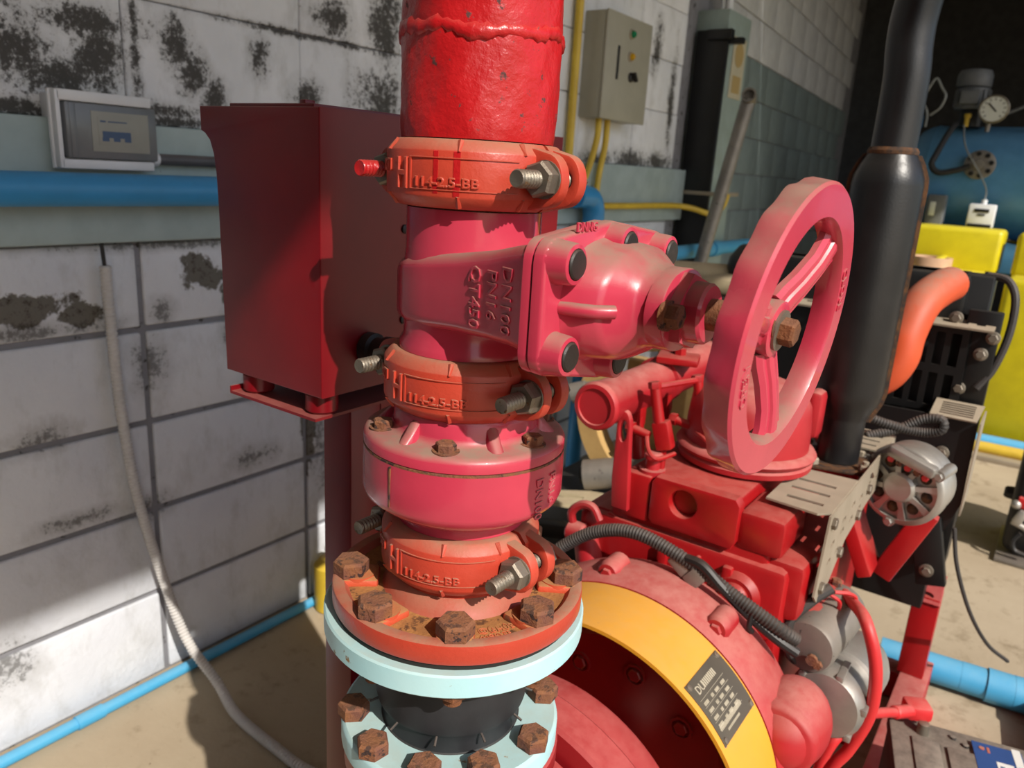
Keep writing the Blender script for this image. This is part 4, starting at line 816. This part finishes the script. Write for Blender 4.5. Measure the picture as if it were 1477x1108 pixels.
for i in range(5): c2_ = c-rd*.013+ux*(-.030+.015*i)+aw*.004; m = MB(); m.hexh(c2_, aw, .006, .005); m.build('terminal_nut', 'rust' if i % 2 else 'red_wire', rr_)
m = MB(); m.rbox((-.20, 1.40, -.60), (.012, .04, .06), .003, (V((.9, 0, .43)).normalized(), Y_, V((-.43, 0, .9)).normalized())); m.rbox((-.13, 1.43, -.60), (.018, .012, .075), .003, (V((.93, 0, -.36)).normalized(), Y_, V((.36, 0, .93)).normalized())); solo(m, 'alternator_bracket', 'engine', 'red steel bracket holding the alternator from below', 'bracket', (-.17, 1.41, -.66))
# ---- radiator
RY = 1.75
t = thing('radiator', 'black radiator with slotted fan shroud and louvred side vent', 'radiator', (-.40, RY+.06, FL))
m = MB(); m.rbox((-.350, RY+.07, -.52), (.245, .035, .37), .004); m.build('core', 'black', t, 30)
m = MB(); m.rbox((-.345, RY+.075, -.205), (.200, .055, .055), .012); m.build('header_tank', 'black', t, 40)
m = MB(); m.lathe([(.030, 0), (.030, .06)], (-.195, RY+.04, -.185), V((.1, -1, .15)), 20); m.build('hose_neck', 'black', t)
sl_ = [slot(-.345+.0285*i, z, .0085, .034) for i in range(8) for z in (-.300, -.385)]
m = MB(); m.prism([(-.42, -.440), (-.118, -.430), (-.125, -.245), (-.42, -.250)], (0, RY+.006, 0), X_, Z_, .005, 0, sl_); m.build('fan_shroud', 'black', t, 0)
m = MB(); m.prism([(-.47, .0), (-.085, .0), (-.085, .045), (-.47, .045)], (0, RY-.018, -.252), X_, V((0, .98, .2)).normalized(), .004, 0, [slot(-.44+.03*i, .028, .008, .006) for i in range(12)]); m.build('top_rail', 'dullzinc', t, 0)
m = MB(); m.rbox((-.106, RY+.02, -.315), (.030, .010, .10), .003); m.rbox((-.098, RY+.03, -.59), (.020, .035, .17), .003); m.build('side_frame', 'black', t, 30)
for x, z in ((-.100, -.300), (-.125, -.375), (-.085, -.265), (-.155, -.235)): m = MB(); m.lathe([(.013, 0), (.013, .003), (.011, .004)], (x, RY+.008, z), -Y_, 18); m.hexh((x, RY+.004, z), -Y_, .009, .007); m.build('frame_bolt', 'zinc', t)
hl = [slot(.0, .012+.0075*i, .030, .0022) for i in range(6)]
m = MB(); m.prism([(-.045, 0), (.038, 0), (.043, .060), (-.043, .060)], (-.115, RY-.055, -.425), X_, V((0, .93, .36)).normalized(), .003, 0, hl); m.build('louvred_vent', 'dullzinc', t, 0)
m = MB(); m.prism([(-.30, -.78), (-.165, -.78), (-.115, -.74), (-.072, -.60), (-.075, -.425), (-.30, -.43)], (0, RY-.036, 0), X_, Z_, .006, 0); gp = m.build('guard_sheet', 'black', t, 0)
m = MB(); m.prism([(0, -.62), (.10, -.60), (.10, -.42), (0, -.425)], (-.0715, RY-.055, 0), Y_, Z_, .003); m.build('side_sheet', 'dullzinc', t, 0)
m = MB(); m.rbox((-.110, RY-.04, -.715), (.028, .012, .075), .003, (V((.97, 0, .24)).normalized(), Y_, V((-.24, 0, .97)).normalized())); br = m.build('lower_bracket', 'black', t)
for x, z in ((-.105, -.755), (-.125, -.50)): m = MB(); m.lathe([(.014, 0), (.014, .003), (.012, .004)], (x, RY-.053 if z < -.6 else RY-.046, z), -Y_, 18); m.hexh((x, RY-.056 if z < -.6 else RY-.048, z), -Y_, .009, .008); m.build('bracket_bolt', 'zinc', br)
m = MB(); m.tube(cr([(-.178, RY-.0, -.170), (-.186, RY-.055, -.174), (-.205, RY-.12, -.200), (-.216, RY-.155, -.255), (-.220, RY-.165, -.305), (-.245, RY-.17, -.345), (-.30, RY-.18, -.365)], 8), .0345, 24); solo(m, 'radiator_hose', 'orange_hose', 'dusty orange rubber hose bending out of the radiator', 'hose', (-.25, RY-.15, -.41))
m = MB(); m.corr(cr([(-.245, 1.47, -.395), (-.20, 1.48, -.405), (-.15, 1.50, -.412), (-.118, 1.50, -.400), (-.122, 1.50, -.382), (-.15, 1.50, -.388), (-.185, 1.49, -.412), (-.23, 1.46, -.430)], 10), .0085, .005, 10, .06); solo(m, 'coiled_cable', 'hose', 'dark ribbed cable looped above the alternator', 'cable', (-.17, 1.5, -.44))
m = MB(); m.tube(cr([(-.12, RY+.06, -.150), (-.085, RY+.05, -.155), (-.065, RY+.04, -.19), (-.062, RY+.03, -.26), (-.075, RY+.02, -.33), (-.095, RY+.01, -.37)], 6), .0075, 10); solo(m, 'overflow_hose', 'hose', 'black overflow hose curving down the right edge of the radiator', 'hose', (-.08, RY+.03, -.38))
m = MB(); m.tube(cr([(-.075, RY-.02, -.66), (-.055, RY-.02, -.74), (-.015, RY+.0, -.84), (.03, RY+.06, -.93), (.075, RY+.12, -.985)], 8), .0042, 8); solo(m, 'dangling_cable', 'hose', 'thin grey cable dangling from the radiator bracket over the floor', 'cable', (.0, RY, -.99))
m = MB(); m.tube(cr([(-.175, 1.07, -.545), (-.195, 1.05, -.565), (-.215, 1.03, -.60), (-.205, 1.03, -.645), (-.185, 1.04, -.66)], 6), .008, 10); solo(m, 'wiring_conduit', 'hose', 'short dark conduit curling under the zinc heat shield', 'conduit', (-.19, 1.04, -.67))
m = MB(); m.tube(cr([(-.172, 1.08, -.555), (-.155, 1.10, -.56), (-.148, 1.12, -.575), (-.152, 1.13, -.60), (-.165, 1.14, -.60)], 5), .003, 6); m.tube(cr([(-.178, 1.08, -.56), (-.165, 1.09, -.572), (-.165, 1.10, -.59)], 5), .003, 6); solo(m, 'red_wires', 'red_wire', 'tangle of thin red wires on top of the starter solenoid', 'wire', (-.165, 1.11, -.605))

# ================================================================ BEHIND AND TO THE RIGHT
# second pump set, only glimpsed past the engine
t = thing('second_pump_set', 'cream and pale blue pump set glimpsed between the pipe stack and the engine', 'pump', (-.95, 1.95, FL))
m = MB(); m.lathe([(.20, -.03), (.26, -.03), (.26, .03), (.20, .03), (.20, -.03)], (-.84, 1.95, -.66), Y_, 56, caps=False); m.build('belt_guard', 'cream', t, 40)
m = MB(); m.rbox((-.90, 2.05, -.68), (.10, .03, .16), .01); m.build('guard_back', 'cream', t)
m = MB(); m.rbox((-.95, 1.93, -.66), (.006, .012, .10), .002, (V((.95, 0, .3)).normalized(), Y_, V((-.3, 0, .95)).normalized())); m.rbox((-.915, 1.93, -.755), (.045, .012, .006), .002, (V((.9, 0, .43)).normalized(), Y_, V((-.43, 0, .9)).normalized())); m.build('guard_strap', 'black', t)
m = MB(); m.cyl((-1.02, 1.86, -.855), (-.80, 1.95, -.80), .045, n=24); m.build('suction_pipe', 'castgrey', t)
m = MB(); m.cyl((-1.03, 1.855, -.857), (-1.0, 1.868, -.85), .026, n=20); m.build('pipe_bore', 'black', t)
m = MB(); m.sph((-.90, 1.95, -.845), (.09, .07, .045), 20, 12); m.build('volute', 'light_blue', t)
m = MB(); m.prism([(-.12, -.06), (.16, -.04), (.16, .05), (-.02, .06), (-.14, .02), (-.03, .012), (-.03, -.004), (-.14, -.02)], (-.95, 1.80, -.905), V((.93, .36, 0)), V((-.36, .93, 0)), .012); m.build('base_plate', 'cream_light', t, 0)
m = MB(); m.rbox((-.90, 1.70, -.945), (.22, .018, .02), .003, (V((.9, .43, 0)).normalized(), V((-.43, .9, 0)).normalized(), Z_)); m.rbox((-.92, 1.95, -1.04), (.25, .15, .13), .01); m.build('base_frame', 'black', t)
m = MB(); m.cyl((-1.05, 1.86, -.60), (-.93, 1.92, -.565), .022, n=16); m.cyl((-1.08, 1.85, -.615), (-1.04, 1.865, -.60), .030, n=16); m.build('union', 'castgrey', t)
m = MB(); m.cyl((-.945, 1.92, -.568), (-.86, 1.96, -.53), .030, n=16, bev=.005); m.build('hose_end', 'rubber', t)
t = thing('second_engine', 'dark dusty second engine seen behind the handwheel', 'engine', (-.75, 2.4, FL))
m = MB(); m.rbox((-.62, 2.42, -.62), (.30, .28, .30), .03); m.build('block', 'black', t)
m = MB(); m.rbox((-.62, 2.36, -.295), (.24, .20, .025), .015); m.build('rocker_cover', 'cream_light', t)
m = MB(); m.cyl((-1.02, 2.30, -.285), (-.56, 2.42, -.275), .035, n=22, bev=.008); m.build('air_pipe', 'cream_light', t)
m = MB(); m.lathe([(.02, -.27), (.055, -.27), (.06, -.25), (.055, -.22), (.03, -.185), (.02, -.18)], (-.79, 2.35, 0), Z_, 24); m.build('oil_filler', 'black', t)
m = MB(); m.lathe([(.045, -.222), (.05, -.215), (.045, -.208), (.01, -.206)], (-.79, 2.35, 0), Z_, 24); m.build('filler_lid', 'cream_light', t)
for sx in (-1, 1): m = MB(); m.rbox((-.62+sx*.2, 2.42, -1.04), (.04, .28, .13), .004); m.build('skid_rail', 'black', t)
m = MB(); m.tube(cr([(-.34, 1.80, -.27), (-.37, 1.76, -.33), (-.42, 1.74, -.45), (-.44, 1.72, -.55)], 6), .012, 10); solo(m, 'red_fuel_hose', 'red_wire', 'red hose hanging in front of the radiator behind the handwheel', 'hose', (-.44, 1.72, -.56))

# yellow tanks
for i, (x0, x1, lab) in enumerate(((-.92, -.275, 'bright yellow moulded tank with a roll of tape on top, behind the radiator'), (-.215, .45, 'second yellow tank at the right edge, beyond the narrow gap'))):
    t = thing('yellow_tank', lab, 'tank', ((x0+x1)/2, 4.55, FL), 'yellow tanks')
    cx, hx = (x0+x1)/2, (x1-x0)/2
    m = MB(); m.rbox((cx, 4.58, (FL+.02-.36)/2), (hx, .26, (-.36-FL-.02)/2), .03, seg=3); m.build('shell', 'yellow_tank', t, 50)
    m = MB(); m.rbox((cx, 4.70, -.265), (hx, .14, .11), .025, seg=3); m.build('rear_hump', 'yellow_tank', t, 50)
    m = MB(); m.rbox((cx+hx*.25, 4.50, -.335), (.02, .14, .035), .012); m.build('grip_rib', 'yellow_tank', t, 50)
    if i == 0: m = MB(); m.rbox((cx+hx-.02, 4.33, -.40), (.010, .012, .06), .003); m.build('corner_strap', 'black', t)
m = MB(); m.lathe([(.080, -.36), (.100, -.36), (.100, -.305), (.080, -.305), (.080, -.36)], (-.56, 4.44, 0), Z_, 36, caps=False); solo(m, 'tape_roll', 'tape', 'beige roll of tape lying on the yellow tank', 'tape roll', (-.56, 4.44, -.36))
m = MB(); m.cyl((-.6, 4.20, FL+.035), (1.5, 4.30, FL+.035), .033, n=18); solo(m, 'floor_pipe', 'light_blue', 'pale blue pipe on the floor along the front of the yellow tanks', 'pipe', (.4, 4.25, FL))
m = MB(); m.cyl((-.6, 4.11, FL+.028), (1.5, 4.21, FL+.028), .028, n=18); solo(m, 'floor_pipe', 'yellow_pvc', 'yellow pipe on the floor just in front of the pale blue one', 'pipe', (.4, 4.16, FL))
m = MB(); m.rbox((.45, 4.05, FL+.012), (1.05, .03, .012), .002, (V((.999, .045, 0)), V((-.045, .999, 0)), Z_)); solo(m, 'floor_rail', 'dullzinc', 'flat grey metal rail on the floor before the yellow pipe', 'rail', (.45, 4.05, FL))

# blue pressure tank and its fittings
BT, BZ, BR = 5.22, .065, .315
t = thing('pressure_tank', 'long blue horizontal pressure tank in the dark shed', 'tank', (0, BT, FL))
m = MB(); m.lathe([(1e-5, -.10), (.10, -.092), (.20, -.065), (.28, -.02), (.31, .03), (BR, .06), (BR, 2.3), (.28, 2.38), (.15, 2.44), (1e-5, 2.46)], (-.80, BT, BZ), X_, 64); sh = m.build('shell', 'tank_blue', t, 40)
m = MB(); m.lathe([(BR-.002, .055), (BR+.003, .058), (BR+.003, .064), (BR-.002, .067)], (-.80, BT, BZ), X_, 64); m.build('weld_seam', 'tank_blue', sh)
m = MB(); c = V((-.478, BT-.312, .165)); m.lathe([(.075, 0), (.075, .018), (.066, .022), (.030, .024), (.026, .04), (1e-5, .042)], c, -Y_, 36); mh = m.build('blind_flange', 'castgrey', t)
for k in range(8): a = 2*pi*k/8+.2; m = MB(); m.hexh(c+V((.056*math.cos(a), -.021, .056*math.sin(a))), -Y_, .013, .010); m.build('flange_bolt', 'black', mh)
for x in (-.45, 1.0): m = MB(); m.rbox((x, BT, -.70), (.06, .22, .48), .01); m.build('saddle', 'tank_blue', t)
m = MB(); m.rbox((.2, BT-.18, -.33), (1.15, .10, .10), .01); m.build('base_beam', 'tank_blue', t)
t = thing('pump_motor', 'small grey electric motor standing on the blue tank', 'motor', (-.55, BT-.1, .375))
m = MB(); m.lathe([(.045, .36), (.06, .37), (.06, .45), (.05, .46)], (-.585, BT-.12, 0), Z_, 24); m.build('pump_head', 'black', t)
m = MB(); m.lathe([(.04, .455), (.078, .46), (.080, .465), (.080, .565), (.076, .57)], (-.60, BT-.12, 0), Z_, 32); mo = m.build('stator', 'motor_grey', t)
for k in range(16): a = 2*pi*k/16; d = rotz(a); m = MB(); m.rbox(V((-.60, BT-.12, .515))+d*.082, (.006, .0025, .045), 0, (d, V((-d.y, d.x, 0)), Z_)); m.build('cooling_fin', 'motor_grey', mo, 0)
m = MB(); m.rbox((-.60, BT-.215, .515), (.045, .02, .035), .006); m.build('terminal_box', 'motor_grey', t)
m = MB(); m.lathe([(.083, .575), (.086, .58), (.086, .635), (.075, .66), (.03, .67)], (-.605, BT-.12, 0), Z_, 32); m.build('fan_cowl', 'motor_grey', t)
t = thing('pressure_gauge', 'round white pressure gauge on the blue tank', 'gauge', (-.472, 4.98, .36))
m = MB(); m.cyl((-.49, 5.02, .34), (-.49, 5.02, .40), .012, n=12); m.build('stem', 'castgrey', t)
m = MB(); m.lathe([(.070, 0), (.072, -.004), (.072, .028), (.066, .032), (.063, .028), (1e-5, .028)], (-.476, 4.985, .452), V((.1, -1, -.05)), 40); gb = m.build('case', 'zinc', t)
m = MB(); m.lathe([(.062, .0285), (1e-5, .0287)], (-.476, 4.985, .452), V((.1, -1, -.05)), 40, caps=False); gd_ = m.build('dial', 'gauge_white', t)
u, v, w = frame(V((.1, -1, -.05))); c = V((-.476, 4.985, .452))+w*.030
m = MB(); d = (u*-.7+v*.7); m.rbox(c+d*.012, (.030, .004, .001), 0, (d, w.cross(d), w))
for k in range(11): a = R(-45+27*k); d = u*math.cos(a)+v*math.sin(a); m.rbox(c+d*.050, (.006, .0022, .0006), 0, (d, w.cross(d), w))
m.build('needle_and_marks', 'black', gd_, 0)
m = MB(); m.lathe([(.012, .365), (.012, .41), (.017, .412), (.017, .43), (.01, .432)], (-.595, 5.02, 0), Z_, 14); solo(m, 'brass_valve', 'yellow_pvc', 'little brass valve at the foot of the grey motor', 'valve', (-.595, 5.02, .365))
m = MB(); m.tube(cr([(-.64, 4.99, .375), (-.66, 4.93, .32), (-.69, 4.87, .21), (-.70, 4.85, .155), (-.66, 4.85, .115), (-.58, 4.86, .13), (-.52, 4.87, .155)], 8), .016, 12); solo(m, 'flexible_hose', 'rubber', 'black hose curving over the face of the blue tank', 'hose', (-.62, 4.87, .11))
m = MB(); m.tube(cr([(-.60, 4.98, .37), (-.555, 4.86, .25), (-.47, 4.83, .13), (-.418, 4.83, .04), (-.415, 4.83, -.03)], 8), .0045, 8); solo(m, 'clear_tube', 'clear', 'thin clear tube hanging down to the white meter', 'tube', (-.415, 4.83, -.03))
t = thing('electric_meter', 'small white meter box hanging before the blue tank', 'meter', (-.415, 4.8, -.16))
m = MB(); m.rbox((-.412, 4.81, -.095), (.062, .03, .060), .008); m.cyl((-.412, 4.81, -.036), (-.412, 4.81, -.012), .014, n=14); m.build('case', 'white_pl', t)
m = MB(); m.rbox((-.412, 4.778, -.068), (.034, .002, .009), .001); m.rbox((-.412, 4.778, -.090), (.018, .002, .004), .001); m.rbox((-.412, 4.778, -.145), (.055, .002, .008), .001); m.build('readout', 'black', t)
m = MB(); m.rbox((-.412, 4.82, -.185), (.055, .03, .028), .006); m.build('terminal_cover', 'motor_grey', t)
t = thing('junction_box', 'grey junction box with a pale sticker below the blue tank', 'electrical box', (-.64, 4.82, -.2))
m = MB(); m.rbox((-.635, 4.84, -.10), (.045, .04, .10), .01); m.build('case', 'motor_grey', t)
m = MB(); m.rbox((-.648, 4.798, -.075), (.014, .002, .036), .001); m.rbox((-.655, 4.798, -.185), (.040, .004, .012), .003); m.build('sticker', 'gauge_white', t)
m = MB(); m.cyl((-1.1, 5.3, .41), (-.88, 5.3, .41), .030, n=18); m.cyl((-.90, 5.3, .41), (-.86, 5.3, .41), .037, n=18); st_ = solo(m, 'pipe_stub', 'blue_pvc', 'short blue pipe stub poking out behind the muffler', 'pipe', (-.98, 5.3, .375))
m = MB(); m.tube(cr([(-.79, 5.0, .36), (-.79, 4.98, .43), (-.82, 4.98, .50), (-.80, 4.98, .57), (-.775, 4.98, .61), (-.74, 4.98, .56), (-.715, 4.98, .52), (-.73, 4.98, .46), (-.775, 4.99, .42)], 8), .0055, 8); solo(m, 'clear_hose_loop', 'clear', 'loop of pale clear hose standing on the end of the blue tank', 'hose', (-.78, 4.99, .36))
m = MB(); m.tube(cr([(-.40, 4.85, -.12), (-.33, 4.82, -.19), (-.22, 4.8, -.22), (-.05, 4.8, -.225)], 6), .010, 8); solo(m, 'black_cable', 'plastic_black', 'black cable sagging to the right of the white meter', 'cable', (-.2, 4.8, -.24))
m = MB(); m.cyl((-.30, 5.05, .36), (-.30, 5.05, .50), .018, n=14); m.tube(cr([(-.46, 5.05, .42), (-.38, 5.05, .455), (-.31, 5.05, .49)], 4), .008, 8); solo(m, 'grey_standpipe', 'motor_grey', 'short grey pipe standing on the blue tank right of the gauge', 'pipe', (-.30, 5.05, .36))

# blue drain pipe on the floor at the right
t = thing('drain_pipe', 'bright blue floor pipe with a socket and elbow at the right edge', 'pipe', (.1, 2.0, FL))
A, B = V((-.183, 1.968, FL+.042)), V((.115, 2.001, FL+.042)); dn = (B-A).normalized()
m = MB(); m.cyl(A, A+dn*.20, .036, n=28); m.build('pipe', 'blue_pvc_pale', t)
m = MB(); m.cyl(A+dn*.235, B, .0405, n=28); m.build('socket', 'blue_pvc_pale', t)
m = MB(); m.cyl(A+dn*.18, A+dn*.24, .0365, n=28); m.build('joint', 'blue_pvc_pale', t)
side = V((dn.y, -dn.x, 0)); m = MB(); m.tube(cr([B-dn*.01, B+dn*.03, B+dn*.055+side*.02, B+dn*.065+side*.06, B+dn*.065+side*.10], 6), .041, 24); m.build('elbow', 'blue_pvc_pale', t)
m = MB(); m.cyl(B+dn*.065+side*.09, B+dn*.065+side*.9, .036, n=24); m.build('branch', 'blue_pvc', t)

# black machine at the right edge
t = thing('portable_engine', 'black portable engine with a red lever at the right edge', 'engine', (.28, 3.05, FL))
m = MB(); m.rbox((.200, 3.05, -.960), (.185, .14, .185), .03, seg=3); m.build('body', 'plastic_black', t, 40)
m = MB(); m.rbox((.26, 3.05, -.74), (.22, .12, .06), .03, seg=3); m.build('fuel_tank', 'plastic_black', t, 40)
m = MB(); m.cyl((.03, 3.0, -.965), (-.012, 3.0, -.965), .024, .020, n=20, bev=.006); m.build('side_knob', 'plastic_black', t)
m = MB(); m.rbox((.09, 2.905, -.965), (.06, .012, .018), .006, (V((.98, 0, -.12)).normalized(), Y_, V((.12, 0, .98)).normalized())); m.build('red_lever', 'red_wire', t)
m = MB(); m.sph((.03, 2.90, -.968), (.016, .016, .016), 14, 10); m.rbox((.048, 2.90, -1.01), (.014, .012, .028), .007, (V((.95, 0, -.3)).normalized(), Y_, V((.3, 0, .95)).normalized())); m.cyl((.03, 2.90, -1.03), (.075, 2.90, -1.045), .010, n=12); m.build('lever_pivot', 'alu', t)
m = MB(); m.tube(cr([(.06, 2.89, -1.06), (.045, 2.885, -1.09), (.055, 2.885, -1.12), (.09, 2.885, -1.13)], 6), .008, 8); m.build('drain_tube', 'plastic_black', t)
m = MB(); m.rbox((.25, 3.03, FL+.008), (.245, .17, .007), .003); m.build('base_tray', 'castgrey', t)

# ================================================================ lift everything from lens level to floor level
for o in COL.objects:
    if o.parent is None and o.type in ('MESH', 'EMPTY'): o.location.z += H
bpy.context.view_layer.update()
